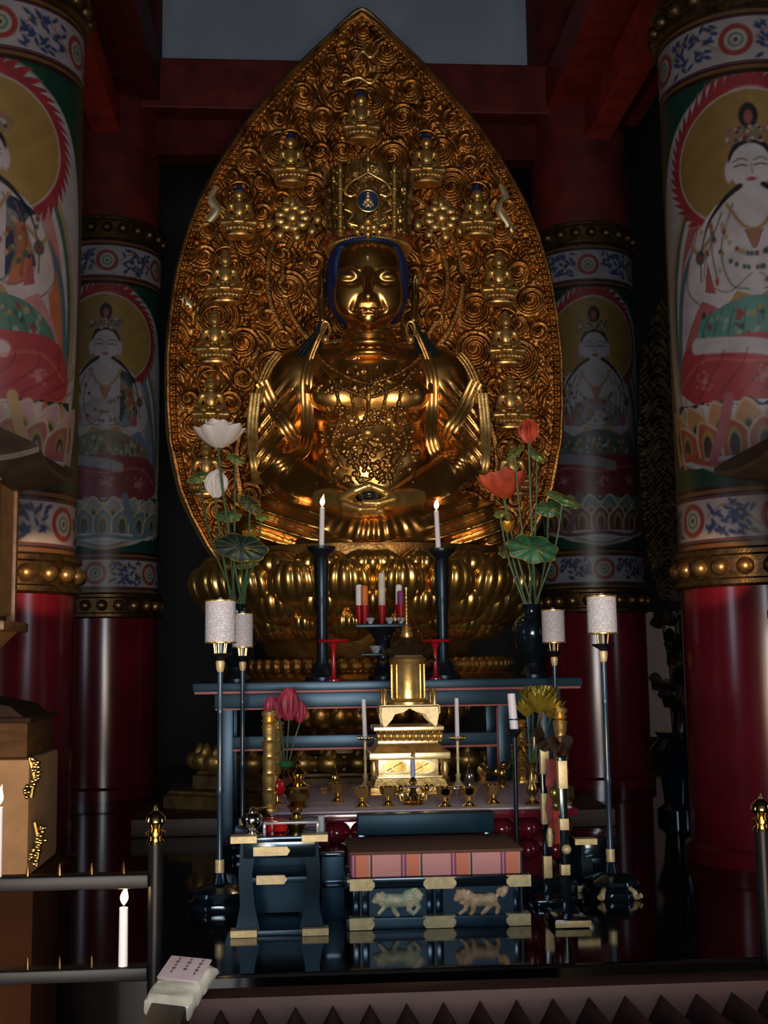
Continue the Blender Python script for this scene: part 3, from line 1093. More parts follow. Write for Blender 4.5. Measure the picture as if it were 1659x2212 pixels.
hv, hf = nets(head_f, (Q(660, 0, 8.6)[0], 8.18, Z(795, 735, 8.6)), (Q(930, 0, 8.6)[0], 8.98, Z(795, 492, 8.6)), .0072)

# hands folded in the lap, thumbs meeting
HYD = 7.90


def hands_f(G):
    y = HYD
    A = [Q(700, 1076, y + .30), Q(732, 1080, y + .13), Q(754, 1088, y + .05)]
    d = chain(G, A, (.085, .068, .058))
    B = [Q(895, 1076, y + .30), Q(862, 1078, y + .13), Q(840, 1084, y + .05)]
    d = smin(d, chain(G, B, (.085, .068, .058)), .02)
    # fingers of the lower hand run right, those of the upper hand run left over them
    for k in range(4):
        ln = (66, 80, 82, 70)[k]
        yy = y - .10 + .045 * k
        z_ = 1096 + 4.5 * k
        d = smin(d, chain(G, [Q(745, z_ - 7, yy + .04), Q(745 + ln * .5, z_ + 4, yy), Q(745 + ln, z_ + 3, yy + .015)], (.032, .028, .020)), .006)
        ln = (64, 76, 74, 58)[k]
        z_ = 1084 + 3.5 * k
        d = smin(d, chain(G, [Q(850, z_ - 6, yy + .06), Q(850 - ln * .5, z_ + 3, yy + .04), Q(850 - ln, z_ + 2, yy + .05)], (.031, .027, .019)), .006)
    d = smin(d, chain(G, [Q(742, 1076, y + .02), Q(768, 1060, y - .03), Q(795, 1049, y - .045)], (.040, .030, .023)), .02)
    d = smin(d, chain(G, [Q(852, 1076, y + .02), Q(826, 1060, y - .03), Q(799, 1049, y - .045)], (.040, .030, .023)), .02)
    return d


dv, df = nets(hands_f, (Q(640, 0, 8)[0], HYD - .2, Z(797, 1132, 8)), (Q(955, 0, 8)[0], HYD + .36, Z(797, 1036, 8)), .0065)
fig = sdf_obj('figure', [(bv, bf), (hv, hf), (dv, df)], [st_gold, mat('lit_hand_gilding', (.95, .62, .20), .30, .85, var=.1, scale=8)], statue)  # hands get a brighter gold, the light on them put into the colour
mi = np.zeros(len(bf) + len(hf) + len(df), np.int32)
mi[-len(df):] = 1
fig.data.polygons.foreach_set('material_index', mi)
bvh = BVHTree.FromPolygons([tuple(a) for a in bv], [tuple(map(int, q)) for q in bf])
hbvh = BVHTree.FromPolygons([tuple(a) for a in hv], [tuple(map(int, q)) for q in hf])


def on_body(px, py, off=.012, y0=8.55, tree=None):
    """where the sight line through a photo point first meets the sculpted body, lifted off by off"""
    d = Vector(P(px, py, 9) - CAM).normalized()
    h = (tree or bvh).ray_cast(Vector(CAM), d)
    if h[0] is None:
        return P(px, py, y0)
    return np.array(h[0]) + np.array(h[1]) * off * (1 if h[1].dot(d) < 0 else -1)


# hair behind and above the face
def hair_f(G):
    d = ell(G, Q(793, 596, 8.70), (.312, .34, .335))
    d = smin(d, ell(G, Q(793, 645, 8.70), (.286, .28, .25)), .08)
    d = smax(d, (8.50 + .20 * np.clip((Z(793, 640, 8.6) - G[2]) / .3, 0, 1)) - G[1], .015)
    d2 = ell(G, Q(793, 560, 8.70), (.290, .335, .245))
    d2 = smax(d2, Z(793, 541, 8.6) - G[2] + .6 * np.clip(np.abs(G[0] - Q(793, 541, 8.6)[0]) - .215, 0, 1), .012)
    return smin(d, d2, .02)


v_, f_ = nets(hair_f, (Q(640, 0, 8.6)[0], 8.28, Z(795, 750, 8.6)), (Q(950, 0, 8.6)[0], 9.1, Z(795, 478, 8.6)), .011)
sdf_obj('hair', [(v_, f_)], blue_m, statue)
for s in (-1, 1):
    m = MB()
    for k in range(5):
        m.tube(bez([Q(795 + s * (90 + 2 * k), 680, 8.64), Q(795 + s * (94 + 4 * k), 715, 8.64), Q(795 + s * (102 + 8 * k), 742, 8.62), Q(795 + s * (112 + 11 * k), 768, 8.60)], 6), .016, 7)
    obj('hair_lock', m, mat('dark_hair_paint', (.012, .016, .020), .5, .3), statue)
    m = MB().tube([Q(795 + s * 92, 712, 8.52) + np.array((.032 * math.cos(a), 0, .06 * math.sin(a))) for a in np.linspace(0, 2 * PI, 25)[:-1]], .010, 7, closed=True)
    m.ball(Q(795 + s * 92, 733, 8.51), (.03, .03, .035), 10, 7)
    obj('earring', m, gold_soft, statue)
obj('urna', MB().ball(on_body(794, 556, .004, tree=hbvh), .017, 12, 8), pale_gold, statue)
m = MB()
for k in range(12):
    a = k * PI / 6
    m.ball(Q(797, 1069, HYD - .02) + np.array((.055 * math.cos(a), .0, .026 * math.sin(a))), .02, 8, 6)
m.ball(Q(797, 1068, HYD - .03), (.05, .05, .035), 12, 8)
obj('held_jewel', m, mat('dark_jewel', (.10, .11, .09), .18, .8), statue)

# crown: openwork drum, arch with fan slats, medallion
crown = thing('crown', None, None, ORI[statue.name])
crown.parent = statue
crown.location = (0, 0, 0)
ORI[crown.name] = ORI[statue.name]
cz0, cz1 = Z(795, 521, 8.45), Z(795, 362, 8.5)
cc = Q(796, 500, 8.70)
m = MB().lathe([(.30, cz0 - .01), (.315, cz0), (.30, cz0 + .025), (.31, cz0 + .05), (.318, cz0 + .065), (.30, cz0 + .08)], (cc[0], cc[1], 0), 48)
for k in range(44):
    a = PI + k * PI / 43
    m.ball((cc[0] + .315 * math.cos(a), cc[1] + .315 * math.sin(a), cz0 + .012), .014, 7, 5)
obj('head_band', m, gold_soft, crown)
m = MB()
for k in range(21):
    a = PI + k * PI / 20
    m.ball((cc[0] + .318 * math.cos(a), cc[1] + .318 * math.sin(a), cz0 + .058), (.02, .02, .009), 7, 5)
obj('red_jewel_row', m, mat('red_jewel', (.35, .03, .02), .25, .2), crown)
# drum relief
na, nzr = 260, 130
aa = np.linspace(PI * .92, PI * 2.08, na)[:, None]
zr = np.linspace(cz0 + .07, cz1, nzr)[None, :]
rel = np.zeros((na, nzr))
rg = random.Random(9)
for k in range(70):
    ca, cz_, r = rg.uniform(PI, 2 * PI), rg.uniform(cz0 + .1, cz1 - .03), rg.uniform(.035, .06)
    q = np.sqrt((.30 * (aa - ca)) ** 2 + (zr - cz_) ** 2)
    an = np.arctan2(zr - cz_, .30 * (aa - ca))
    h = (np.abs(np.sin(PI * (q / .022 + an / 2 / PI))) * .018 + .012) * np.sqrt(np.clip(1 - (q / r) ** 2, 0, 1))
    rel = np.maximum(rel, h)
for k in range(8):
    ca = PI + (k + .5) * PI / 8
    rel = np.where(np.abs(.3 * (aa - ca)) < .012, .028, rel)
topz = zr + 0 * aa
rr = .285 + .03 * (zr - cz0) / (cz1 - cz0) + rel
A = np.stack([cc[0] + rr * np.cos(aa), cc[1] + rr * np.sin(aa), topz], 2)
obj('openwork_drum', MB().grid(A), mat('crown_gilding', (.46, .27, .085), .34, .85, var=.35, scale=14), crown, angle=80)
for px in (735, 852):
    m = MB().tube([Q(px, 512, 8.40), Q(px, 440, 8.385), Q(px, 372, 8.37)], [.020, .019, .017], 10)
    for v in (500, 470, 440, 410, 380):
        m.ball(Q(px, v, 8.385), (.03, .03, .02), 9, 6)
    m.ball(Q(px, 365, 8.37), (.02, .02, .04), 9, 7)
    obj('crown_post', m, gold_soft, crown)
YM = 8.34
arch_l = bez([Q(795, 372, YM), Q(780, 381, YM), Q(760, 392, YM), Q(748, 405, YM), Q(747, 418, YM + .02), Q(757, 424, YM + .02), Q(768, 420, YM + .02)], 6)
arch_r = bez([Q(795, 372, YM), Q(810, 381, YM), Q(830, 392, YM), Q(842, 405, YM), Q(843, 418, YM + .02), Q(833, 424, YM + .02), Q(822, 420, YM + .02)], 6)
m = MB().tube(arch_l, .011, 8).tube(arch_r, .011, 8)
m.tube(bez([Q(745, 452, YM), Q(762, 462, YM), Q(752, 480, YM), Q(772, 488, YM)], 6), .010, 8)
m.tube(bez([Q(846, 452, YM), Q(829, 462, YM), Q(838, 480, YM), Q(820, 488, YM)], 6), .010, 8)
m.ball(Q(795, 362, YM), (.02, .02, .045), 9, 7)
obj('arch', m, gold, crown)
m = MB()
for k in range(13):
    a = PI * .06 + k * PI * .88 / 12
    c, e = Q(795, 434, YM + .02), Q(795 + 46 * math.cos(a), 432 - 40 * math.sin(a) ** .7, YM + .015)
    m.tube([c + (e - c) * .4, e], .0065, 6)
obj('fan_slats', m, st_dark, crown)
q = Q(795, 434, YM - .015)
m = MB().tube([q + np.array((.079 * math.cos(a), 0, .079 * math.sin(a))) for a in np.linspace(0, 2 * PI, 41)[:-1]], .007, 8, closed=True)
obj('medallion_rim', m, gold, crown)
m = MB().lathe([(.076, -.008), (.076, .008)], (0, 0, 0), 32)
m.xf(Matrix.Translation(Vector(q)) @ Matrix.Rotation(PI / 2, 4, 'X'))
obj('medallion', m, mat('medallion_blue', (.022, .040, .10), .55, var=.2, scale=18, spec=.15), crown)
m = MB()
for a, b, r in ((0, 22, .022), (0, 14, .028), (0, 4, .034), (-9, -4, .022), (9, -4, .022), (-14, -12, .018), (14, -12, .018), (0, -12, .03), (-6, -18, .018), (7, -18, .018)):
    m.ball(q + np.array((a * S(8.4) * .72, -.010, b * S(8.4) * .8)), (r * .62, .010, r * .62), 9, 6)
obj('medallion_emblem', m, pale_gold, crown)
m = MB()
for k, (a, b) in enumerate(((795, 505), (783, 490), (808, 490), (795, 478), (772, 500), (820, 500), (795, 492), (760, 486), (832, 486))):
    m.ball(Q(a, b, YM + .015), (.035, .025, .03), 9, 6)
obj('front_jewels', m, gold_soft, crown)
for px, v0 in ((795, 340), (770, 366), (822, 366)):
    obj('crown_finial', MB().ball(Q(px, v0, 8.42), (.026, .025, .05), 9, 6).ball(Q(px, v0 - 14, 8.42), (.014, .014, .03), 9, 6), gold_soft, crown)

# jewellery lying on chest and belly
rg = random.Random(21)


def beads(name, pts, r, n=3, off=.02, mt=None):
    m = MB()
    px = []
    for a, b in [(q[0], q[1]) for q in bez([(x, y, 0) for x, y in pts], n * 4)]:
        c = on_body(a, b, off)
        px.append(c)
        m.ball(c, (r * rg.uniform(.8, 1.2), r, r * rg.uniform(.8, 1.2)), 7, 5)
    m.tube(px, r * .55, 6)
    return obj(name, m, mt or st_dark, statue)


beads('necklace', [(690, 775), (725, 805), (760, 822), (795, 830), (832, 822), (868, 805), (905, 775)], .012)
beads('necklace', [(700, 800), (730, 835), (765, 850), (795, 858), (828, 850), (862, 835), (895, 800)], .014)
beads('bead_strand', [(725, 835), (735, 900), (720, 960), (740, 1010)], .016, 4)
beads('bead_strand', [(868, 835), (858, 900), (875, 960), (852, 1010)], .016, 4)
beads('bead_strand', [(757, 850), (770, 900), (795, 925), (822, 900), (835, 850)], .013, 4)
beads('bead_strand', [(795, 830), (795, 870), (795, 910)], .018, 3)
# carved jewel net over chest and belly: one raised sheet following the body
nxp, nyp = 150, 150
gx, gy = np.linspace(672, 922, nxp), np.linspace(792, 1046, nyp)
hgt = np.zeros((nxp, nyp))
for k in range(520):
    a, b = rg.gauss(797, 66), (rg.uniform(880, 1046) if k < 400 else rg.gauss(822, 20))
    r = rg.uniform(3.5, 8.5)
    q = (gx[:, None] - a) ** 2 + (gy[None, :] - b) ** 2
    hgt = np.maximum(hgt, np.sqrt(np.clip(1 - q / r ** 2, 0, 1)) * r * .0034)
fade = np.clip((122 - np.abs(gx[:, None] - 797)) / 12, 0, 1) * np.ones((1, nyp))
A = np.zeros((nxp, nyp, 3))
for i in range(nxp):
    for j in range(nyp):
        A[i, j] = on_body(gx[i], gy[j], -.006 + hgt[i, j] * fade[i, j])
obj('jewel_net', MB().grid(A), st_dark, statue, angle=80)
for a, b, r in ((760, 908, .035), (840, 905, .035), (795, 935, .05), (745, 915, .02), (850, 918, .025), (795, 895, .03), (780, 950, .025), (815, 950, .025)):
    obj('breast_ornament', MB().ball(on_body(a, b, .012), (r, r * .6, r * .8), 10, 7), gold_soft, statue)


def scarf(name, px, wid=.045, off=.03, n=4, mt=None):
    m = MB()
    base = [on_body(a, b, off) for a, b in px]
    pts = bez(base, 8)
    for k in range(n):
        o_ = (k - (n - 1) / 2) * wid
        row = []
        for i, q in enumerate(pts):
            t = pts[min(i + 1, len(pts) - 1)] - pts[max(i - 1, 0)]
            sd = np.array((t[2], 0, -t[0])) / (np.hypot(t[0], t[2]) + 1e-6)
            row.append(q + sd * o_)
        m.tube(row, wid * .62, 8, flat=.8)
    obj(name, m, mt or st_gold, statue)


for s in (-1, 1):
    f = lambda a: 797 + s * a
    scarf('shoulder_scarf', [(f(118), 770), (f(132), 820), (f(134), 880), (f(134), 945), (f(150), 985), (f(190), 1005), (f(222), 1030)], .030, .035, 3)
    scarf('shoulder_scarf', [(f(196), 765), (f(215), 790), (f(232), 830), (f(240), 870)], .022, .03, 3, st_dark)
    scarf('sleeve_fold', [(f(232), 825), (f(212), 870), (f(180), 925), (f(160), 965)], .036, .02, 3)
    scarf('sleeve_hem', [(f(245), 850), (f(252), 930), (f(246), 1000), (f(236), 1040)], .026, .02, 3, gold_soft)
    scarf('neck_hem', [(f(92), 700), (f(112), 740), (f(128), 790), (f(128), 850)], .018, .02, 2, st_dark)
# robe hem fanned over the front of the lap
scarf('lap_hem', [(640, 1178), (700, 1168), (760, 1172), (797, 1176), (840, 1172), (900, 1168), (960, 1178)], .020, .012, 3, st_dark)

# ------------------------------------------------------------------ lotus throne
PC = Q(790, 1200, 8.45)
ped = thing('lotus_throne', 'gilded lotus throne of fat ribbed petals carrying the great statue', 'pedestal', (PC[0], PC[1], 0))
pet_gold = mat('petal_gilding', (.90, .54, .15), .25, .95, var=.2, scale=7, bump=.05)


def petal_mb(w=.36, h=.34, dep=.17):
    nu, nv = 91, 26
    lo = np.linspace(-PI * .62, PI * .62, nu)[:, None]
    la = np.linspace(-PI / 2, PI / 2, nv)[None, :]
    k = 1 + .095 * (np.abs(np.cos(lo * 7.5)) - .5) * np.cos(la) ** .3
    x = np.sin(lo) * np.cos(la) * k * w / 2
    y = -np.cos(lo) * np.cos(la) * k * dep
    z = np.sin(la) * h / 2 * (1 - .10 * np.cos(lo) ** 2 * 0)
    # pinched tip rolled outward and down
    tip = np.clip((la - .75) / .82, 0, 1) ** 2
    z = z - tip * h * .20 * np.exp(-(x / (w * .16)) ** 2)
    y = y - tip * dep * .75
    y = y - .30 * (z + h / 2)                     # lean outward toward the top
    return MB().grid(np.stack([x + 0 * la, y, z + 0 * lo], 2))


protos = {}


def petal_row(py, n, rx, ry, w, h, dep, off=0., y=None):
    z = Z(790, py, PC[1] - ry)
    key = (w, h, dep)
    for k in range(n):
        a = -PI / 2 + (k - (n - 1) / 2 + off) * (2 * PI / 19)
        c, s_ = math.cos(a), math.sin(a)
        if key not in protos:
            me = petal_mb(*key)
            o = obj('petal', me, pet_gold, ped, angle=70)
            # geometry is about the origin: undo the parent offset
            o.data.transform(Matrix.Translation(Vector(ORI[ped.name])))
            protos[key] = o
        else:
            o = protos[key].copy()
            COL.objects.link(o)
            o.parent = ped
        o.location = (rx * c, ry * s_, z)
        o.rotation_euler = (0, 0, math.atan2(s_ / ry * rx, c) + PI / 2)


petal_row(1225, 11, .96, .64, .42, .24, .17)
petal_row(1262, 12, .97, .64, .41, .36, .20)
petal_row(1305, 11, .92, .58, .38, .30, .18)
petal_row(1348, 10, .80, .52, .28, .23, .14)
zt0 = Z(790, 1190, PC[1] - .6)
m = MB().lathe([(.62, 1.0), (.70, 1.10), (.80, 1.25), (.92, 1.5), (.98, zt0 - .1), (.96, zb - .004)], (PC[0], PC[1], 0), 44, sy=.68)
obj('core', m, st_dark, ped)
m = MB()
for k in range(40):
    a = PI + k * PI / 39
    m.ball((PC[0] + .98 * math.cos(a), PC[1] + .66 * math.sin(a), 1.02), (.05, .05, .05), 7, 5)
m.lathe([(1.0, .86), (1.06, .90), (1.02, .96), (.9, 1.0)], (PC[0], PC[1], 0), 44, sy=.68)
obj('beaded_ring', m, st_dark, ped)
m = MB().lathe([(.72, .52), (.60, .60), (.55, .72), (.66, .80), (.96, .86)], (PC[0], PC[1], 0), 44, sy=.68)
for k in range(14):
    a = PI + (k + .5) * PI / 14
    q = np.array((PC[0] + .62 * math.cos(a), PC[1] + .44 * math.sin(a), .70))
    m.ball(q, (.09, .09, .10), 10, 7)
    m.ball(q + np.array((.06 * math.cos(a), .05 * math.sin(a), .02)), (.04, .04, .06), 8, 6)
obj('carved_neck', m, st_dark, ped)
m = MB()
for r, z0, z1 in ((1.46, .10, .22), (1.26, .22, .34), (1.05, .34, .44), (.86, .44, .53)):
    m.lathe([(r, z0), (r + .015, z0 + .01), (r + .015, z1 - .03), (r - .02, z1 - .015), (r - .02, z1)], (0, 0, 0), 8)
m.xf(Matrix.Translation(Vector((PC[0], PC[1], 0))) @ Matrix.Diagonal((1, .56, 1, 1)) @ Matrix.Rotation(PI / 8, 4, 'Z'))
obj('stepped_base', m, mat('dull_brown_gilding', (.17, .095, .03), .45, .6, var=.3, scale=10), ped, smooth=False)
m = MB()
for k in range(18):
    a = PI * 1.06 + k * PI * .88 / 17
    q = np.array((PC[0] + 1.16 * math.cos(a), PC[1] + .62 * math.sin(a), .40))
    m.ball(q, (.10, .06, .07), 10, 7)
    m.ball(q + np.array((0, -.02, .05)), (.04, .04, .07), 8, 6)
obj('carved_course', m, mat('course_gilding', (.55, .32, .09), .36, .85, var=.35, scale=6), ped)
m = MB().box((PC[0] - 1.5, PC[1] - .86, 0), (PC[0] + 1.5, PC[1] + .95, .11), .015)
obj('plinth', m, dark_wood, ped)
# ------------------------------------------------------------------ upper offering table
def Bx(m, px0, px1, py0, py1, y0, y1, bev=.004, mi=0):
    """box whose front face, at depth y0, spans the given photo extents"""
    pc = (py0 + py1) / 2
    xm = (px0 + px1) / 2
    return m.box((X(px0, pc, y0), y0, Z(xm, py1, y0)), (X(px1, pc, y0), y1, Z(xm, py0, y0)), bev, mi)


UY = 6.95
UT = Z(836, 1470, UY)                      # level of its top
ut = thing('offering_table', 'long black lacquered table with red painted edges in front of the lotus throne', 'table', (X(836, 1470, UY), UY + .3, 0))
ux0, ux1 = X(416, 1478, UY), X(1258, 1466, UY)
ud = .62
m = MB().box((ux0, UY, UT - .048), (ux1, UY + ud, UT), .006)
top = obj('tabletop', m, lacq_soft, ut)
obj('red_edge', MB().box((ux0 + .01, UY + .01, UT - .062), (ux1 - .01, UY + ud - .01, UT - .0485)), red_line, top)
lx0, lx1 = X(490, 1600, UY + .05), X(1184, 1600, UY + .05)
ap0, ap1 = UT - .075, UT - .145
m = MB().box((ux0 + .12, UY + .045, ap1), (ux1 - .12, UY + .10, ap0 + .012), .006)
a_ = obj('apron', m, lacq_soft, ut)
obj('red_edge', MB().box((ux0 + .125, UY + .04, ap1 - .010), (ux1 - .125, UY + .095, ap1 - .0005)), red_line, a_)
m = MB().box((lx0, UY + .06, UT - .375), (lx1, UY + .10, UT - .305), .006)
r_ = obj('stretcher', m, lacq_soft, ut)
obj('red_edge', MB().box((lx0, UY + .055, UT - .388), (lx1, UY + .095, UT - .3755)), red_line, r_)
for lx in (lx0, lx1, X(1090, 1600, UY + .05), X(585, 1600, UY + .05)):
    for yy in (UY + .05, UY + ud - .11):
        l = obj('leg', MB().box((lx - .036, yy, 0), (lx + .036, yy + .06, ap0), .006), lacq_soft, ut)
        if yy < UY + .1:
            obj('red_edge', MB().box((lx - .044, yy + .004, .02), (lx - .037, yy + .05, ap1 - .02)), red_line, l)

# ---- tall candlesticks with lit candles on it
CANDLES = []


def candle(label, base, r, h, lit=True, group=None, lean=(0, 0), col=wax, flame_h=.05, name='candle', cat='candle'):
    b = np.array(base, float)
    t = thing(name, label, cat, b, group)
    tip = b + (lean[0], lean[1], h)
    n = 6
    pts = [b + (tip - b) * k / n for k in range(n + 1)]
    obj('wax_stick', MB().tube(pts + [tip + (0, 0, r * .15)], [r * (1.0 - .08 * k / n) for k in range(n + 1)] + [r * .55], 16, up=(0, 1, 0)), col, t)
    obj('wick', MB().tube([tip, tip + (0, 0, r * .9)], r * .09, 6), wick_m, t)
    if lit:
        fl = [tip + (flame_h * .14 * (k / 9) ** 2, 0, flame_h * k / 9) for k in range(10)]
        fr = [.12, .55, .85, 1., .95, .8, .58, .36, .17, .02]
        o = obj('flame', MB().tube([q + (0, 0, r * .5) for q in fl], [max(.0004, flame_h * .20 * a) for a in fr], 12), flame_m, t)
        CANDLES.append((tip + (0, -r * .3, flame_h * .5 + r * .4), flame_h))
    return t


def candlestick(px, pb, pt, y, label, hw):
    c = P(px, pb, y)
    c[2] = UT
    h = Z(px, pt, y) - UT
    t = thing('candlestick', label, 'candlestick', c, 'tall black candlesticks flanking the altar')
    r = hw
    obj('base', MB().lathe([(r * 2.3, 0), (r * 2.3, .02), (r * 1.9, .035), (r * 1.5, .05), (r * 1.1, .10)], c, 24), iron, t)
    obj('shaft', MB().lathe([(r * .95, .09), (r * .72, .14), (r * .75, h * .50), (r * 1.0, h * .58), (r * .85, h * .61), (r * .95, h * .64), (r * 1.05, h * .86), (r * .9, h * .91)], c, 24), iron, t)
    obj('drip_tray', MB().lathe([(r * .9, h * .905), (r * 1.0, h * .93), (r * 1.75, h * .965), (r * 1.9, h * .985), (r * 1.9, h), (r * .6, h)], c, 28), iron, t)
    return c + (0, 0, h)


q = candlestick(696, 1463, 1181, UY + .32, 'tall turned black candlestick under the left lit candle before the throne', .045)
candle('slim white candle burning on the left tall black candlestick', q + (.002, 0, 0), .0165, Z(696, 1088, UY + .32) - Z(696, 1172, UY + .32), lean=(.006, 0), flame_h=.075, group='lit candles on tall candlesticks')
q = candlestick(958, 1463, 1186, UY + .32, 'tall turned black candlestick under the right lit candle before the throne', .045)
candle('slim white candle burning on the right tall black candlestick', q + (-.016, 0, 0), .0165, Z(952, 1092, UY + .32) - Z(952, 1174, UY + .32), lean=(-.008, 0), flame_h=.075, group='lit candles on tall candlesticks')

# ---- small red pedestal trays
for px, lab in ((721, 'small red pedestal tray beside the left tall candlestick'), (941, 'small red pedestal tray beside the right tall candlestick')):
    y = UY + .10
    c = P(px, 1465, y)
    c[2] = UT
    t = thing('pedestal_tray', lab, 'tray', c, 'small red pedestal trays')
    h = Z(px, 1385, y) - UT
    obj('foot', MB().lathe([(.045, 0), (.045, .008), (.02, .016), (.0125, .03), (.0125, h - .05), (.02, h - .03), (.028, h - .01)], c, 20), red_lacq, t)
    obj('tray', MB().lathe([(.028, h - .012), (.088, h - .006), (.094, h + .008), (.090, h + .010), (.082, h + .002), (.01, h)], c, 28), red_lacq, t)

# ---- stand with coloured offering rolls in red cups
y = UY + .40
c = P(828, 1470, y)
c[2] = UT
t = thing('offering_stand', 'low black tiered stand holding red cups of coloured rolls at the table centre', 'stand', c)
zc = Z(828, 1345, y)
obj('post', MB().lathe([(.09, 0), (.09, .02), (.05, .05), (.035, .10), (.05, zc - UT - .10), (.10, zc - UT - .03)], c, 20), iron, t)
obj('shelf', MB().box((c[0] - .17, c[1] - .07, zc - .03), (c[0] + .17, c[1] + .07, zc - .008), .006), iron, t)
obj('lower_shelf', MB().box((c[0] - .14, c[1] - .07, zc - .20), (c[0] + .14, c[1] + .06, zc - .185), .005), iron, t)
for k, (px, v0, v1, mt_, lab, pc) in enumerate(((776, 1308, 1262, white_m, 'white offering roll at the far left of the red cups', 1), (788, 1308, 1264, mat('orange_roll', (.62, .16, .03), .6), 'orange offering roll standing in a red cup', 1),
                                      (825, 1308, 1236, mat('cream_roll', (.62, .56, .47), .6), 'tall cream offering roll in the middle red cup', 1), (866, 1306, 1276, mat('purple_roll', (.20, .025, .13), .6), 'purple offering roll in the right red cup', 1), (862, 1278, 1262, white_m, 'white offering roll behind the purple one', 0))):
    yy = y + (.03 if k in (0, 4) else -.02)
    b = P(px, v0, yy)
    h = Z(px, v1, yy) - b[2]
    if k == 4:
        b = P(862, 1306, yy)
        h = Z(px, v1, yy) - b[2]
    cup_h = b[2] - (zc - .008)
    t = thing('offering_cup', lab.replace('offering roll', 'roll').replace(' standing', '') + ', cup and roll', 'cup', (b[0], b[1], zc - .008), 'cups of coloured rolls')
    setp(t, lab)
    obj('cup', MB().lathe([(.010, 0), (.016, cup_h * .3), (.026, cup_h * .85), (.029, cup_h)], (b[0], b[1], zc - .008), 18), red_lacq, t)
    obj('roll', MB().lathe([(.020, -.012), (.0215, h * .1), (.0215, h * .85), (.018, h * .96), (.008, h)], b, 18), mt_, t)
for px, py in ((800, 1352), (842, 1350), (866, 1352)):
    b = P(px, py, y - .04)
    b[2] = zc - .008
    o = obj('porcelain_cup', MB().lathe([(.012, 0), (.013, .006), (.024, .022), (.028, .036), (.025, .036), (.012, .012)], (b[0], b[1] - .0, b[2]), 18), mat('blue_white_porcelain', (.42, .44, .55), .2, var=.3, scale=40), None)
    setp(o, {800: 'left small porcelain cup before the coloured rolls', 842: 'middle small porcelain cup before the coloured rolls', 866: 'right small porcelain cup before the coloured rolls'}[px], 'cup', 'small porcelain cups')
b = P(812, 1394, y - .02)
b[2] = zc - .185
setp(obj('porcelain_bowl', MB().lathe([(.018, 0), (.02, .006), (.035, .03), (.04, .045), (.037, .045), (.015, .01)], b, 20), mat('blue_white_porcelain', (.42, .44, .55)), None), 'small shiny bowl on the lower shelf of the black stand', 'bowl')


# ------------------------------------------------------------------ lotus sprays in vases
def petal_leaf(m, c, dirv, up, L, Wd, curl, nu=7, nv=8, mi=0):
    """cupped petal from c, heading along dirv, cupped toward up"""
    d = np.asarray(dirv, float) / np.linalg.norm(dirv)
    s = np.cross(d, up)
    s /= np.linalg.norm(s)
    u = np.cross(s, d)
    A = np.zeros((nv, nu, 3))
    for i in range(nv):
        t = i / (nv - 1)
        w = Wd * (math.sin(PI * min(1, t * .93 + .07)) ** .75) * (1 if t < .97 else .2)
        for j in range(nu):
            k = (j / (nu - 1) - .5) * 2
            A[i, j] = c + d * (L * (t - curl * .25 * t * t)) + s * (w * .5 * k) + u * (curl * L * t * t * .8 + .22 * w * k * k)
    return m.grid(A, mi)


SPRAY = [0]


def spread(px, py, y, vase_px, vase_y):
    k = SPRAY[0]
    SPRAY[0] += 1
    a = k * 2.4
    y2 = y + .13 * (((k * .618) % 1) - .5) * 2
    b = P(vase_px[0], vase_px[1], vase_y) + np.array((.034 * math.cos(a), .030 * math.sin(a), 0))
    return P(px, py, y2), b


def lotus_flower(label, px, py, y, size, mt_, opening, vase_px, vase_y, group, tilt=0., heart=True, core=None):
    c, base = spread(px, py, y, vase_px, vase_y)
    t = thing('lotus_flower', label, 'flower', base, group)
    mid = (c + base) / 2 + np.array(((c[0] - base[0]) * .15, 0, 0))
    obj('stem', MB().tube(bez([base + (0, 0, -.05), mid, c + (0, 0, -size * .25), c], 8), .0075, 7), stem_m, t)
    nrow = ((9, 1.0, opening), (8, .92, opening * .62), (6, .80, opening * .32))
    rgf = random.Random(int(px))
    for n, k, op in nrow:
        for i in range(n):
            a = 2 * PI * (i + (.5 if k < .95 else 0)) / n
            d = np.array((math.cos(a) * math.sin(op) + tilt * .9, math.sin(a) * math.sin(op), math.cos(op)))
            upv = np.array((-math.cos(a) * math.cos(op), -math.sin(a) * math.cos(op), math.sin(op) + .1))
            m = MB()
            petal_leaf(m, c + np.array((math.cos(a), math.sin(a), 0)) * size * .10, d, upv, size * k * rgf.uniform(.92, 1.05), size * k * (.74 if opening > .5 else .84), .42 if opening > .5 else .4)
            obj('petal', m, mt_, t, angle=80)
    if heart:
        obj('heart', MB().lathe([(size * .06, 0), (size * .18, size * .25), (size * .2, size * .3), (.001, size * .32)], c, 14), core or amber, t)
    return t


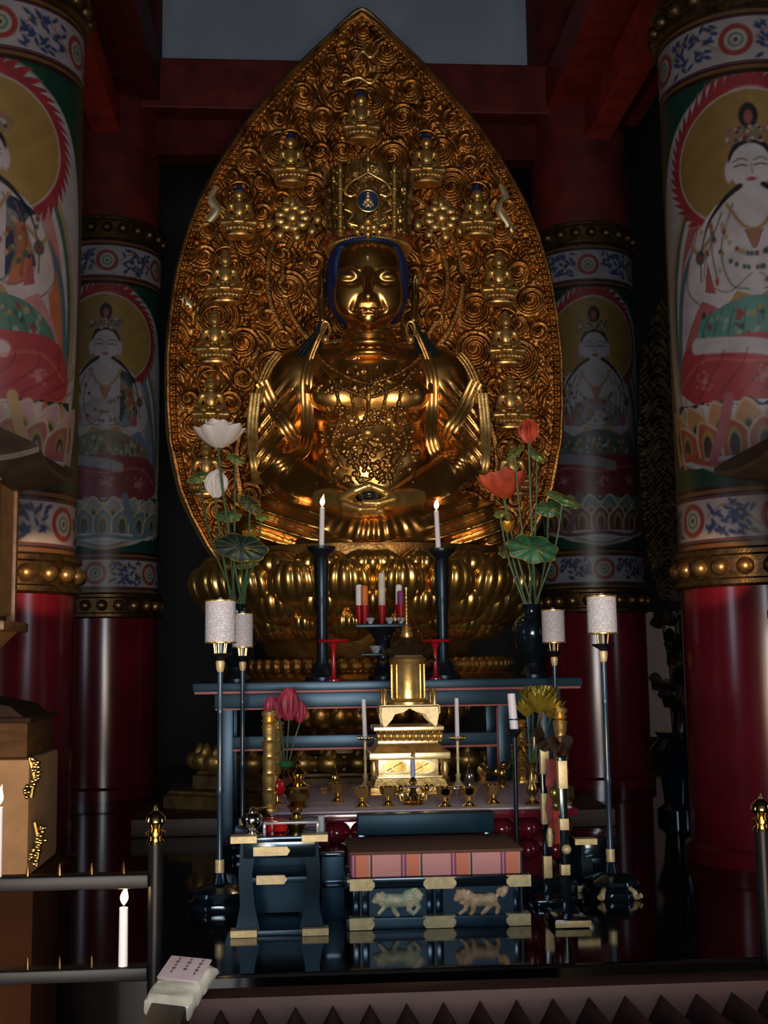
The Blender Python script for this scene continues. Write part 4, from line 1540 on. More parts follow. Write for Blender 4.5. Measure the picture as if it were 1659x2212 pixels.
def lotus_leaf(label, px, py, y, rx, rz, mt_, vase_px, vase_y, group, dome=.5, rot=0., face=.55):
    """a shield-shaped leaf on its own stem; face tips it toward the room's front"""
    c, base = spread(px, py, y, vase_px, vase_y)
    if rx > .12:
        c = P(px, py, y - .12)
    t = thing('lotus_leaf', label, 'leaf', base, group)
    obj('stem', MB().tube(bez([base + (0, 0, -.05), (c + base) / 2 + np.array(((c[0] - base[0]) * .2, 0, 0)), c], 8), .006, 7), stem_m, t)
    nr, na = 7, 40
    A = np.zeros((nr, na, 3))
    for i in range(nr):
        t_ = i / (nr - 1)
        for j in range(na):
            a = 2 * PI * j / na
            wob = 1 + .06 * math.sin(a * 7) * t_
            x, z_ = rx * t_ * math.cos(a) * wob, rz * t_ * math.sin(a) * wob
            yv = -dome * rx * (1 - t_ * t_) * .5 + .06 * rx * math.cos(a * 8) * t_ + z_ * face
            xr, zr_ = x * math.cos(rot) - z_ * math.sin(rot), x * math.sin(rot) + z_ * math.cos(rot)
            A[i, j] = c + np.array((xr, yv, zr_))
    m = MB().grid(A, wrap=True)
    bl = obj('blade', m, mt_, t, angle=80)
    m = MB()
    for j in range(0, na, 3):
        m.tube([A[i, j] + np.array((0, -.004, 0)) for i in range(1, nr)], .0022, 5)
    m.tube([A[nr - 1, j] for j in range(na)], .003, 5, closed=True)
    obj('vein', m, olive_gold, bl)
    return t


VY = UY + .20
vases = []
for px, lab in ((512, 'round black vase of white lotuses behind the left lamps'), (1152, 'round black vase of orange lotuses at the right end of the table')):
    c = P(px, 1463, VY)
    c[2] = UT
    h = Z(px, 1306, VY) - UT
    t = thing('flower_vase', lab, 'vase', c, 'black vases of lotus sprays')
    obj('foot', MB().lathe([(.085, 0), (.085, .02), (.055, .05), (.05, .09)], c, 24), iron, t)
    obj('belly', MB().lathe([(.05, .085), (.085, .15), (.118, h * .55), (.12, h * .68), (.095, h * .80), (.05, h * .87), (.045, h * .93), (.062, h), (.054, h), (.03, h * .92)], c, 28), lacq, t)
    vases.append(c + (0, 0, h))
LV, RV = (515, 1312), (1150, 1302)
lotus_flower('wide open white lotus flower, highest of the left spray', 473, 968, VY, .200, petal_w, 1.22, LV, VY, 'left lotus spray', core=olive_gold)
lotus_flower('closed white lotus bud below the open white lotus', 467, 1075, VY - .02, .172, petal_w, .36, LV, VY, 'left lotus spray', heart=False)
lotus_flower('amber open lotus flower left of the great statue knee', 540, 1172, VY + .05, .09, amber, .9, LV, VY, 'left lotus spray')
for px, py, rx, rz, mt_, rot, lab in ((430, 1032, .065, .030, green_m, .3, 'small curled green leaf left of the white bud'), (508, 992, .055, .026, green_m, -.5, 'green leaf just under the open white lotus'),
                                     (540, 1090, .075, .04, green_d, -.7, 'dark leaf right of the white bud'), (494, 1116, .075, .035, green_m, 0., 'scalloped green leaf below the white bud'),
                                     (566, 1118, .04, .02, mat('bright_green_leaf', (.03, .30, .10), .5), -.1, 'bright green leaf tip beside the amber lotus'), (520, 1183, .155, .08, green_d, -.18, 'large dark teal leaf in front of the left spray'),
                                     (535, 1218, .07, .025, green_m, .25, 'narrow green leaf under the large dark one')):
    lotus_leaf(lab, px, py, VY - .04 if rx > .1 else VY - .01, rx, rz, mt_, LV, VY, 'left lotus spray leaves', rot=rot)
lotus_flower('orange lotus bud at the top of the right spray', 1142, 957, VY, .160, orange_m, .32, RV, VY, 'right lotus spray', heart=False)
lotus_flower('open orange lotus flower leaning left in the right spray', 1092, 1076, VY - .02, .215, orange_m, 1.12, RV, VY, 'right lotus spray', tilt=-.25)
lotus_flower('amber lotus flower beside the statue knee on the right', 1096, 1150, VY + .06, .085, amber, .9, RV, VY, 'right lotus spray')
for px, py, rx, rz, mt_, rot, lab in ((1112, 980, .060, .022, green_m, .7, 'green leaf left below the orange bud'), (1160, 985, .065, .028, green_m, -.6, 'green leaf right below the orange bud'),
                                     (1216, 1079, .115, .030, green_m, -.42, 'long tilted green leaf at the right of the spray'), (1185, 1100, .085, .050, green_m, -.03, 'round green leaf below the tilted one'),
                                     (1080, 1111, .035, .02, mat('bright_green_leaf', (.03, .30, .10), .5), .3, 'bright green leaf tip below the orange lotus'), (1150, 1186, .150, .085, green_m, -.12, 'large green fan leaf with golden veins'),
                                     (1095, 1190, .05, .04, green_d, .5, 'dark leaf behind the large fan leaf')):
    lotus_leaf(lab, px, py, VY - .05 if rx > .14 else VY - .01, rx, rz, mt_, RV, VY, 'right lotus spray leaves', rot=rot)

# ------------------------------------------------------------------ lower square altar
AY0, AY1 = 5.52, 6.70
AZ = .388
ax0, ax1 = X(576, 1748, AY0), X(1232, 1738, AY0)
alt = thing('square_altar', 'low square altar with crimson lotus-petal sides and a lilac cloth on top', 'altar', ((ax0 + ax1) / 2, (AY0 + AY1) / 2, 0))
obj('top_board', MB().box((ax0 - .03, AY0 - .03, AZ - .045), (ax1 + .03, AY1 + .03, AZ - .008), .006), crimson, alt)
obj('body', MB().box((ax0 + .10, AY0 + .10, .03), (ax1 - .10, AY1 - .10, AZ - .045), .01), crimson, alt)
obj('plinth', MB().box((ax0 - .02, AY0 - .02, 0), (ax1 + .02, AY1 + .02, .07), .01), lacq, alt)


def knob(q, w, h):
    m = MB()
    lo = np.linspace(-PI * .55, PI * .55, 17)[:, None]
    la = np.linspace(-PI / 2, PI / 2, 13)[None, :]
    k = 1 + .12 * (np.abs(np.cos(lo * 2)) - .5)
    m.grid(np.stack([q[0] + np.sin(lo) * np.cos(la) * w * k, q[1] - np.cos(lo) * np.cos(la) * w * k, q[2] + np.sin(la) * h + 0 * lo], 2))
    return m


n = 11
for row, (z0, dy) in enumerate(((AZ - .10, .03), (AZ - .20, .06))):
    for k in range(n):
        x = ax0 + (ax1 - ax0) * (k + .5) / n
        obj('lotus_petal', knob((x, AY0 + dy + .03, z0), .060, .050), crimson, alt)
    for k in range(5):
        yk = AY0 + (AY1 - AY0) * (k + .5) / 6
        for sx, xx in ((-1, ax0 + dy), (1, ax1 - dy)):
            m = MB().ball((xx, yk, z0), (.06, .06, .05), 12, 8)
            obj('lotus_petal', m, crimson, alt)
cl = MB().box((ax0 - .005, AY0 - .005, AZ - .008), (ax1 + .005, AY1, AZ), .003)
setp(obj('altar_cloth', cl, cloth_m, None), 'pale lilac cloth spread over the square altar top', 'cloth')

gw = mat('pale_gold_plate', (.95, .76, .40), .30, .85, var=.08, scale=18, bump=.06)
# four gilded bamboo-jointed posts with a swagged cord
posts = []


def post(px, pt, yb, label, r=.029):
    b = P(px, 1700, yb)
    b[2] = AZ
    h = Z(px, pt, yb) - AZ
    t = thing('altar_post', label, 'post', b, 'gilded altar posts')
    prof = [(r * 1.5, 0), (r * 1.5, .012), (r, .02)]
    nseg = 5
    for k in range(nseg):
        z0, z1 = .02 + (h * .86 - .02) * k / nseg, .02 + (h * .86 - .02) * (k + 1) / nseg
        prof += [(r * .80, z0 + .004), (r * 1.0, z0 + (z1 - z0) * .25), (r * 1.12, z0 + (z1 - z0) * .7), (r * 1.22, z1 - .012), (r * .85, z1 - .002)]
    obj('shaft', MB().lathe(prof, b, 20, rib=6, ramp=.10), gold, t)
    obj('finial', MB().lathe([(r * .8, h * .86), (r * 1.3, h * .885), (r * .8, h * .905), (r * 1.25, h * .94), (r * 1.1, h * .975), (.001, h)], b, 18, rib=6, ramp=.12), gold, t)
    posts.append(b + (0, 0, h * .62))
    return t


post(582, 1532, AY0 + .07, 'gilded jointed post at the front left corner of the altar')
post(1214, 1524, AY0 + .07, 'gilded jointed post at the front right corner of the altar')
post(600, 1556, AY1 - .12, 'gilded jointed post at the back left corner of the altar')
post(1128, 1552, AY1 - .12, 'gilded jointed post at the back right corner of the altar')
pA, pB = posts[3], P(1036, 1672, AY1 - .10)
pB[2] = AZ + .10
cord = [pA + (pB - pA) * t_ + np.array((0, -.03, -.10 * math.sin(PI * t_) + 0)) for t_ in np.linspace(0, 1, 30)]
m = MB().tube(cord, .007, 7)
for k in range(0, 30, 2):
    m.ball(cord[k], (.013, .013, .013), 7, 5)
setp(obj('beaded_cord', m, brass_dark, None), 'dark gilded beaded cord swagging from the back right altar post', 'cord')
pA, pB = posts[1], posts[3]
cord = [pA + (pB - pA) * t_ + np.array((0, 0, -.16 * math.sin(PI * t_))) for t_ in np.linspace(0, 1, 36)]
setp(obj('twisted_cord', MB().tube(cord, .008, 7), brass_dark, None), 'twisted cord hanging between the two right altar posts', 'cord')

# ------------------------------------------------------------------ gilded shrine stand in the middle
GY = 6.08
gst = thing('gilded_dais', 'pale gilded tiered dais with two oval cartouches, centre of the altar', 'dais', (X(886, 1700, GY), GY + .16, AZ))
gw = mat('pale_gold_plate', (.90, .73, .40), .30, .9, var=.08, scale=18, bump=.06)


def tier(m, px0, px1, py0, py1, dep=None, flare=None, mi=0):
    x0, x1 = X(px0, (py0 + py1) / 2, GY), X(px1, (py0 + py1) / 2, GY)
    z0, z1 = Z(885, py1, GY), Z(885, py0, GY)
    w = x1 - x0
    d = min(.40, w * .8)
    yc = GY + .17
    if flare is None:
        m.box((x0, yc - d / 2, z0), (x1, yc + d / 2, z1), .005, mi)
    else:
        k = flare
        v = []
        for zz_, s in ((z0, 1.), (z1, k)):
            v += [((x0 + x1) / 2 + sx * w / 2 * s, yc + sy * d / 2 * s, zz_) for sx, sy in ((-1, -1), (1, -1), (1, 1), (-1, 1))]
        m.raw(v, [(0, 1, 2, 3)[::-1], (4, 5, 6, 7)] + [(i, (i + 1) % 4, 4 + (i + 1) % 4, 4 + i) for i in range(4)], mi)
    return m


gz = Z(885, 1678, GY)
m = tier(MB(), 808, 968, 1683, 1700, flare=.93)
m = tier(m, 800, 974, 1700, 1716)
m.box((X(800, 1700, GY), GY - .0, AZ), (X(974, 1700, GY), GY + .34, Z(885, 1712, GY)), .006)
obj('footing', m, gold_soft, gst)
m = tier(MB(), 818, 950, 1641, 1680)
m = tier(m, 808, 962, 1677, 1684)
obj('body', m, gw, gst)
m = tier(MB(), 798, 974, 1626, 1641)
obj('cornice', m, gw, gst)
m = tier(MB(), 806, 966, 1609, 1626, flare=.84)
obj('sloped_moulding', m, gold_soft, gst)
m = tier(MB(), 817, 950, 1600, 1609)
m = tier(m, 808, 961, 1570, 1580)
obj('upper_slab', m, gw, gst)
m = tier(MB(), 826, 944, 1580, 1600, flare=1.12)
obj('flared_course', m, brass_dark, gst)
for k in range(11):
    q = P(818 + 13.4 * k, 1590, GY - .0)
    obj('flame_petal', MB().raw(*(lambda b: (b.verts(), b.f))(MB().ball(q + np.array((0, -.0, 0)), (.017, .02, .026), 10, 7))), gold, gst)
for px in (808, 961):
    q = P(px, 1660, GY + .02)
    obj('corner_post', MB().lathe([(.016, -.05), (.02, -.045), (.014, -.035), (.022, 0), (.014, .035), (.02, .04), (.016, .045)], q, 14), gold, gst)
for px in (853, 913):
    q = P(px, 1658, GY - .002)
    a = np.linspace(0, 2 * PI, 29)[:-1]
    yf = GY + .17 - min(.40, (X(950, 1660, GY) - X(818, 1660, GY)) * .8) / 2
    ov = [(q[0] + .062 * np.sign(math.cos(t_)) * abs(math.cos(t_)) ** .7, q[2] + .030 * np.sign(math.sin(t_)) * abs(math.sin(t_)) ** .7) for t_ in a]
    cp_ = obj('cartouche', MB().prism(ov, yf - .006, yf + .002), brass_dark, gst)
    m = MB().tube([(x, yf - .008, z) for x, z in ov], .0035, 6, closed=True)
    m.tube([(q[0] + (.03 if px < 880 else -.03) * -1 + .022 * math.cos(t_), yf - .008, q[2] + .022 * math.sin(t_)) for t_ in a], .003, 6, closed=True)
    m.tube([(q[0] - .04, yf - .008, q[2] - .02), (q[0] + .04, yf - .008, q[2] + .02)], .002, 5)
    obj('cartouche_rim', m, gw, cp_)

# reliquary tower on the dais
RY = GY + .17
rc = np.array((X(880, 1450, RY), RY, Z(880, 1571, GY)))
rel_ = thing('reliquary_tower', 'small gilded drum-shaped reliquary with dark pyramid roof, spire and footed stand', 'reliquary', rc)
zz_ = lambda v: Z(880, v, RY)
hw = (X(944, 1540, RY) - X(820, 1540, RY)) / 2
ztop = zz_(1523)
# footed stand with cusped openings on all sides
out = [(-hw, ztop), (hw, ztop), (hw * 1.0, ztop - .03), (hw * .92, rc[2] + .006), (hw * .84, rc[2]), (hw * .62, rc[2] + .035), (hw * .52, rc[2] + .062), (hw * .22, rc[2] + .072), (0, rc[2] + .092),
       (-hw * .22, rc[2] + .072), (-hw * .52, rc[2] + .062), (-hw * .62, rc[2] + .035), (-hw * .84, rc[2]), (-hw * .92, rc[2] + .006), (-hw, ztop - .03)]
m = MB()
for yy in (RY - hw * .8, RY + hw * .8 - .012):
    m.prism([(rc[0] + x, z) for x, z in out], yy, yy + .012)
m.box((rc[0] - hw, RY - hw * .8, ztop - .008), (rc[0] + hw, RY + hw * .8, ztop + .006), .003)
for sx in (-1, 1):
    m.box((rc[0] + sx * hw - .006, RY - hw * .8, ztop - .04), (rc[0] + sx * hw + .006, RY + hw * .8, ztop), .002)
obj('footed_stand', m, gold_fit, rel_)
for sx in (-1, 1):
    for yy in (RY - hw * .68, RY + hw * .68):
        q = (rc[0] + sx * hw * .86, yy, ztop + .004)
        obj('rail_post', MB().lathe([(.010, 0), (.010, .055), (.013, .062), (.008, .072), (.003, .085)], q, 10), gold, rel_)
R0 = (X(917, 1460, RY) - X(843, 1460, RY)) / 2
zb_, zt_ = ztop + .006, zz_(1418)
obj('drum', MB().lathe([(R0 * 1.25, zb_), (R0 * 1.25, zb_ + .012), (R0 * 1.1, zb_ + .022), (R0 * .98, zb_ + .03), (R0 * .98, zt_ - .04), (R0 * 1.02, zt_ - .035), (R0 * 1.08, zt_ - .015), (R0 * .95, zt_)], (rc[0], RY, 0), 40), gold, rel_)
m = MB()
for k in range(4):
    a = -PI / 2 + (-1.25, -.75, .75, 1.25)[k]
    q = np.array((rc[0] + R0 * math.cos(a), RY + R0 * math.sin(a), 0))
    m.box((q[0] - .004, q[1] - .004, zb_ + .03), (q[0] + .004, q[1] + .004, zt_ - .04), .001)
obj('drum_ribs', m, gold_soft, rel_)
# concave pyramid roof
hr = (X(934, 1415, RY) - X(830, 1415, RY)) / 2
z0, z1 = zz_(1414), zz_(1372)
N_ = 15
A = np.zeros((9, 4 * N_, 3))
for i in range(9):
    t_ = i / 8
    s = hr * ((1 - t_) ** 1.05 * .86 + .14)
    for e in range(4):
        for j in range(N_):
            u = -1 + 2 * j / N_
            px_, py_ = ((u, -1), (1, u), (-u, 1), (-1, -u))[e]
            lift = .022 * (abs(u) ** 3) * (1 - t_) ** 2
            A[i, e * N_ + j] = (rc[0] + s * px_, RY + s * py_, z0 + (z1 - z0) * (t_ ** 1.25) + lift)
m = MB().grid(A, wrap=True)
m.grid(np.stack([A[0], np.stack([rc[0] + (A[0][:, 0] - rc[0]) * .6, RY + (A[0][:, 1] - RY) * .6, np.full(4 * N_, z0 - .004)], 1)]), wrap=True)
m.box((rc[0] - hr * .6, RY - hr * .6, z0 - .012), (rc[0] + hr * .6, RY + hr * .6, z0 + .004), .003)
rf = obj('roof', m, mat('dark_shingle', (.040, .024, .014), .45, .3, var=.3, scale=30, bump=.3), rel_)
for sx in (-1, 1):
    for sy in (-1, 1):
        q = np.array((rc[0] + sx * hr * .99, RY + sy * hr * .99, z0 + .016))
        m = MB().tube([q, q + (0, 0, -.03)], .002, 5)
        m.lathe([(.004, -.055), (.012, -.052), (.009, -.035), (.003, -.028)], q, 10)
        obj('wind_bell', m, brass, rf)
zs0, zs1 = zz_(1378), zz_(1268)
hs = zs1 - zs0
prof = [(.030, 0), (.034, .012), (.030, .03), (.022, .036), (.028, .05), (.012, .058)]
for k in range(9):
    zr_ = .062 + (hs * .62) * k / 9
    prof += [(.006, zr_), (.014 - .0008 * k, zr_ + .006), (.006, zr_ + .011)]
prof += [(.004, .07 + hs * .63), (.011, .07 + hs * .68), (.010, .07 + hs * .73), (.003, hs)]
obj('spire', MB().lathe(prof, (rc[0], RY, zs0), 16), gold, rel_)
m = MB()
for sx in (-1, 1):
    m.tube(bez([(rc[0], RY, zs0 + hs * .62), (rc[0] + sx * .05, RY - .02, zs0 + hs * .22), (rc[0] + sx * hr * .72, RY - .04, z0 + .055)], 8), .0022, 5)
    for k in range(4):
        m.ball(np.array((rc[0] + sx * (.05 + .022 * k), RY - .03, zs0 + hs * .14 - .014 * k)), (.007, .007, .010), 7, 5)
obj('spire_chain', m, brass_dark, rel_)


# ------------------------------------------------------------------ brass vessels on the altar cloth
def on_cloth(px, py):
    q = plane_pt(px, py, AZ)
    q[1] = min(max(q[1], AY0 + .05), AY1 - .08)
    q2 = P(px, py, q[1])
    return np.array((q2[0], q[1], AZ))


def footed_cup(label, c, s=1., mt_=brass, group='footed brass cups along the altar front'):
    t = thing('footed_cup', label, 'cup', c, group)
    obj('foot', MB().lathe([(.030 * s, 0), (.031 * s, .006 * s), (.018 * s, .014 * s), (.012 * s, .026 * s), (.016 * s, .032 * s), (.012 * s, .038 * s)], c, 20), mt_, t)
    obj('bowl', MB().lathe([(.012 * s, .036 * s), (.028 * s, .046 * s), (.038 * s, .066 * s), (.042 * s, .086 * s), (.046 * s, .090 * s), (.040 * s, .088 * s), (.030 * s, .055 * s), (.002, .048 * s)], c, 24), mt_, t)
    return t


f0 = footed_cup('footed brass cup below the left flame-topped vessel', on_cloth(730, 1733))
for px, py, s, lab in ((783, 1744, 1., 'footed brass cup just left of the altar front centre'), (839, 1742, 1., 'footed brass cup below the left half of the dais'), (962, 1746, 1., 'footed brass cup below the right end of the dais'),
                       (1014, 1744, 1., 'footed brass cup right of the dais, near the altar edge'), (1066, 1737, 1., 'footed brass cup farthest right in the front row')):
    c = on_cloth(px, py)
    dup(f0, c, lab)
fl0 = None
for px, py, lab in ((724, 1706, 'flame-shaped brass vessel with thin spire, left of the dais'), (1014, 1704, 'flame-shaped silvery vessel with thin spire, right of the dais')):
    c = on_cloth(px, py)
    t = thing('flame_jewel_vessel', lab, 'vessel', c, 'flame-topped vessels')
    mt_ = brass if px < 800 else mat('silvered_brass', (.72, .66, .60), .16, 1.)
    obj('stand', MB().lathe([(.026, 0), (.028, .006), (.012, .014), (.010, .028)], c, 18), mt_, t)
    obj('jewel', MB().lathe([(.010, .026), (.022, .036), (.028, .055), (.024, .08), (.012, .10), (.005, .115)], c, 20), mt_, t)
    obj('spire', MB().lathe([(.005, .113), (.004, .16), (.007, .165), (.001, .19)], c, 10), brass_dark, t)
c = on_cloth(700, 1712)
setp(obj('brass_saucer', MB().lathe([(.016, 0), (.018, .004), (.034, .014), (.036, .018), (.015, .008)], c, 20), brass, None), 'little brass saucer left of the flame-shaped vessel', 'saucer')
c = on_cloth(985, 1722)
setp(obj('silver_cup', MB().lathe([(.014, 0), (.016, .004), (.020, .02), (.022, .042), (.019, .042), (.014, .008)], c, 20, rib=10, ramp=.1), mat('silvered_brass', (.72, .66, .60), .16, 1.), None), 'small fluted silver cup between two brass cups', 'cup')
# slender candlesticks either side of the dais
for px, v, lab in ((790, 1700, 'left'), (990, 1698, 'right')):
    c = on_cloth(px, v)
    t = thing('slender_candlestick', 'slender gilded candlestick with crown-like tray, %s of the dais' % lab, 'candlestick', c, 'slender gilded candlesticks')
    h = Z(px, 1596, c[1]) - AZ
    obj('stem', MB().lathe([(.032, 0), (.034, .008), (.018, .018), (.010, .04), (.016, .055), (.008, .07), (.0075, h * .55), (.012, h * .6), (.008, h * .63), (.008, h - .015), (.014, h - .008)], c, 18), gold_fit, t)
    m = MB().lathe([(.012, h - .010), (.036, h - .004), (.040, h + .002), (.036, h + .003), (.008, h)], c, 22)
    for k in range(12):
        a = k * PI / 6
        m.ball(c + np.array((.040 * math.cos(a), .040 * math.sin(a), h + .006)), (.005, .005, .009), 6, 5)
    obj('drip_tray', m, brass, t)
    top_v = 1510 if px < 800 else 1508
    candle('thin unlit white candle on the %s slender gilded candlestick' % lab, c + (0, 0, h), .0125, Z(px, top_v, c[1]) - AZ - h, lit=False, lean=(-.006 if px < 800 else 0, 0), group='thin unlit candles beside the dais')
# small candle on paper collar, front centre
c = on_cloth(893, 1738)
t = thing('vajra_stand', 'ornate little brass stand with a white paper collar, front centre of the altar', 'stand', c)
zt2 = Z(893, 1700, c[1]) - AZ
m = MB().lathe([(.045, 0), (.048, .006), (.02, .016), (.014, .03), (.022, .04), (.012, zt2 - .012), (.026, zt2 - .002)], c, 20)
obj('base', m, brass_dark, t)
for k in range(10):
    a = 2 * PI * k / 10
    obj('lotus_prong', MB().tube(bez([c + np.array((.02 * math.cos(a), .02 * math.sin(a), .012)), c + np.array((.055 * math.cos(a), .055 * math.sin(a), .02)), c + np.array((.062 * math.cos(a), .062 * math.sin(a), .045))], 5), .007, 6), brass, t)
obj('paper_collar', MB().lathe([(.006, zt2 - .002), (.034, zt2), (.036, zt2 + .004), (.006, zt2 + .004)], c, 20), mat('lavender_paper', (.42, .42, .62), .6), t)
zj = zt2 + .004
obj('jewel', MB().lathe([(.008, zj), (.018, zj + .014), (.014, zj + .032), (.006, zj + .045)], c, 16), brass, t)
candle('short lavender-white candle with a gilt tip, standing before the dais', c + (0, 0, zj + .043), .0115, .082, lit=False, col=mat('lavender_wax', (.36, .36, .58), .5))
setp(obj('gilt_flame_tip', MB().tube([c + (0, 0, zj + .134), c + (.004, 0, zj + .15), c + (.014, 0, zj + .165)], [.012, .009, .001], 10), gold, None), 'gilded flame tip on the short candle before the dais', 'ornament')
for px, py, lab in ((866, 1724, 'scrolled brass ornament left of the little candle stand'), (922, 1722, 'scrolled brass ornament right of the little candle stand')):
    c = on_cloth(px, py)
    m = MB().lathe([(.018, 0), (.018, .005), (.006, .012), (.006, .03)], c, 14)
    m.tube(bez([c + np.array((-.03, 0, .05)), c + np.array((-.012, 0, .028)), c + np.array((.012, 0, .028)), c + np.array((.03, 0, .05)), c + np.array((.018, 0, .06))], 6), .006, 7)
    m.ball(c + np.array((0, 0, .045)), (.012, .012, .018), 10, 7)
    setp(obj('vajra_ornament', m, brass, None), lab, 'ornament', 'scrolled brass ornaments')
# tall stacked censer near the left front, red lantern-like vessel, corner pot
c = on_cloth(643, 1745)
t = thing('stacked_censer', 'tall stacked brass censer at the left front of the altar cloth', 'censer', c)
obj('bowl', MB().lathe([(.045, 0), (.05, .01), (.03, .02), (.05, .04), (.062, .07), (.055, .085), (.03, .09)], c, 24, rib=8, ramp=.06), brass_dark, t)
obj('lid', MB().lathe([(.052, .086), (.06, .10), (.04, .115), (.02, .125), (.035, .14), (.045, .155), (.03, .17), (.012, .185), (.018, .20), (.001, .215)], c, 24, rib=8, ramp=.06), brass, t)
c = on_cloth(599, 1738)
t = thing('red_jewel_vessel', 'round red vessel on a gilded foot beside the front left post', 'vessel', c)
obj('foot', MB().lathe([(.035, 0), (.036, .008), (.015, .02), (.013, .035), (.024, .045)], c, 20), brass, t)
obj('globe', MB().lathe([(.02, .042), (.036, .055), (.044, .08), (.038, .105), (.02, .118)], c, 22, rib=8, ramp=.08), mat('bright_red_glaze', (.50, .012, .012), .18, var=.15), t)
c = on_cloth(618, 1706)
t = thing('gilded_flower_vase', 'gilded vase of pink lotus buds near the left posts', 'vase', c)
obj('body', MB().lathe([(.03, 0), (.032, .008), (.018, .02), (.035, .05), (.04, .07), (.022, .095), (.018, .11), (.030, .125), (.022, .122), (.01, .10)], c, 22), brass, t)
obj('green_collar', MB().lathe([(.028, .118), (.045, .132), (.030, .145), (.01, .150)], c, 12, rib=6, ramp=.2), mat('bright_green_leaf', (.03, .30, .10), .5), t)
vz = c + (0, 0, .14)
for px, py, sz, dy, lab in ((584, 1545, .105, .03, 'reddish pink lotus bud at the far left, behind the gilded post'), (624, 1556, .180, -.02, 'largest pink lotus bud at the front of the left altar vase'), (648, 1560, .120, .02, 'pink lotus bud right of the largest bud'), (604, 1552, .125, .06, 'pink lotus bud behind the largest bud')):
    q = P(px, py, c[1] + dy)
    t = thing('pink_lotus', lab, 'flower', vz, 'pink lotus buds in the altar vase')
    vo_ = vz + np.array(((q[0] - vz[0]) * .12, dy * .15, 0))
    obj('stem', MB().tube(bez([vo_ + (0, 0, -.03), (q + vo_) / 2, q], 6), .0040, 6), stem_m, t)
    for n_, k_, op in ((7, 1., .36), (5, .95, .16)):
        for i_ in range(n_):
            a = 2 * PI * (i_ + (.5 if k_ < 1 else 0)) / n_
            d = np.array((math.cos(a) * math.sin(op), math.sin(a) * math.sin(op), math.cos(op)))
            upv = np.array((-math.cos(a) * math.cos(op), -math.sin(a) * math.cos(op), math.sin(op) + .1))
            m = MB()
            petal_leaf(m, q + np.array((math.cos(a), math.sin(a), 0)) * sz * .14, d, upv, sz * k_, sz * .62, .40)
            obj('petal', m, pink_m, t, angle=80)
c = on_cloth(1150, 1738)
t = thing('gilded_flower_vase', 'slim brass vase of golden flowers at the right of the altar', 'vase', c)
obj('body', MB().lathe([(.032, 0), (.034, .008), (.016, .02), (.013, .035), (.026, .055), (.030, .075), (.018, .10), (.014, .15), (.024, .19), (.018, .188), (.008, .15)], c, 22), brass_dark, t)
vz = c + (0, 0, .18)
for k, (px, py, sz) in enumerate(((1138, 1548, .10), (1165, 1540, .13), (1190, 1550, .11), (1152, 1525, .11), (1178, 1520, .10))):
    q = P(px, py, c[1] + (.0, -.06, .05, .10, .03)[k])
    t = thing('golden_lotus', ('golden flower at the left edge of the right altar bunch', 'broad golden flower at the middle of the right altar bunch', 'golden flower at the right edge of the right altar bunch', 'golden bud rising left in the right altar bunch', 'golden bud rising right in the right altar bunch')[k], 'flower', vz, 'golden flowers in the altar vase')
    vo_ = vz + np.array(((q[0] - vz[0]) * .14, .006 * (k - 2), 0))
    obj('stem', MB().tube(bez([vo_ + (0, 0, -.03), (q + vo_) / 2, q], 6), .0035, 6), stem_m, t)
    for n_, k_, op in ((11, 1., .95), (9, .95, .55), (6, .9, .2)):
        for i_ in range(n_):
            a = 2 * PI * (i_ + (.5 if k_ < 1 else 0)) / n_
            d = np.array((math.cos(a) * math.sin(op), math.sin(a) * math.sin(op), math.cos(op)))
            upv = np.array((-math.cos(a) * math.cos(op), -math.sin(a) * math.cos(op), math.sin(op) + .1))
            m = MB()
            petal_leaf(m, q + np.array((math.cos(a), math.sin(a), 0)) * sz * .1, d, upv, sz * k_, sz * .36, .3)
            obj('petal', m, olive_gold, t, angle=80)
c = on_cloth(1043, 1690)
m = MB().lathe([(.03, 0), (.032, .006), (.014, .018), (.03, .03)], c, 18)
for k in range(5):
    petal_leaf(m, c + (0, 0, .025), np.array((math.cos(k * 1.25) * .5, math.sin(k * 1.25) * .5, 1)), np.array((-math.cos(k * 1.25), -math.sin(k * 1.25), .3)), .085, .06, .3)
setp(obj('gilded_leaf_ornament', m, gold, None), 'small gilded leaf-cluster ornament right of the dais', 'ornament')
c = on_cloth(1085, 1700)
t = thing('gilded_figurine', 'small dark gilded ornament between the leaf cluster and the right posts', 'ornament', c)
obj('base', MB().lathe([(.03, 0), (.03, .01), (.015, .02), (.018, .04)], c, 16), brass_dark, t)
obj('body', MB().ball(c + (0, 0, .07), (.028, .022, .036), 12, 8).ball(c + (.008, 0, .115), (.016, .016, .018), 10, 7).ball(c + (-.03, 0, .08), (.014, .01, .022), 8, 6), brass_dark, t)
c = on_cloth(1156, 1690)
t = thing('incense_tube', 'upright pinkish metal tube standing before the back right post', 'tube', c)
obj('tube', MB().lathe([(.022, 0), (.022, .01), (.017, .014), (.017, Z(1156, 1592, c[1]) - AZ), (.014, Z(1156, 1592, c[1]) - AZ), (.013, .05)], c, 20), mat('pink_metal', (.55, .36, .30), .3, .8), t)
obj('collar', MB().lathe([(.018, .10), (.021, .104), (.021, .116), (.018, .12)], c, 20), brass, t)

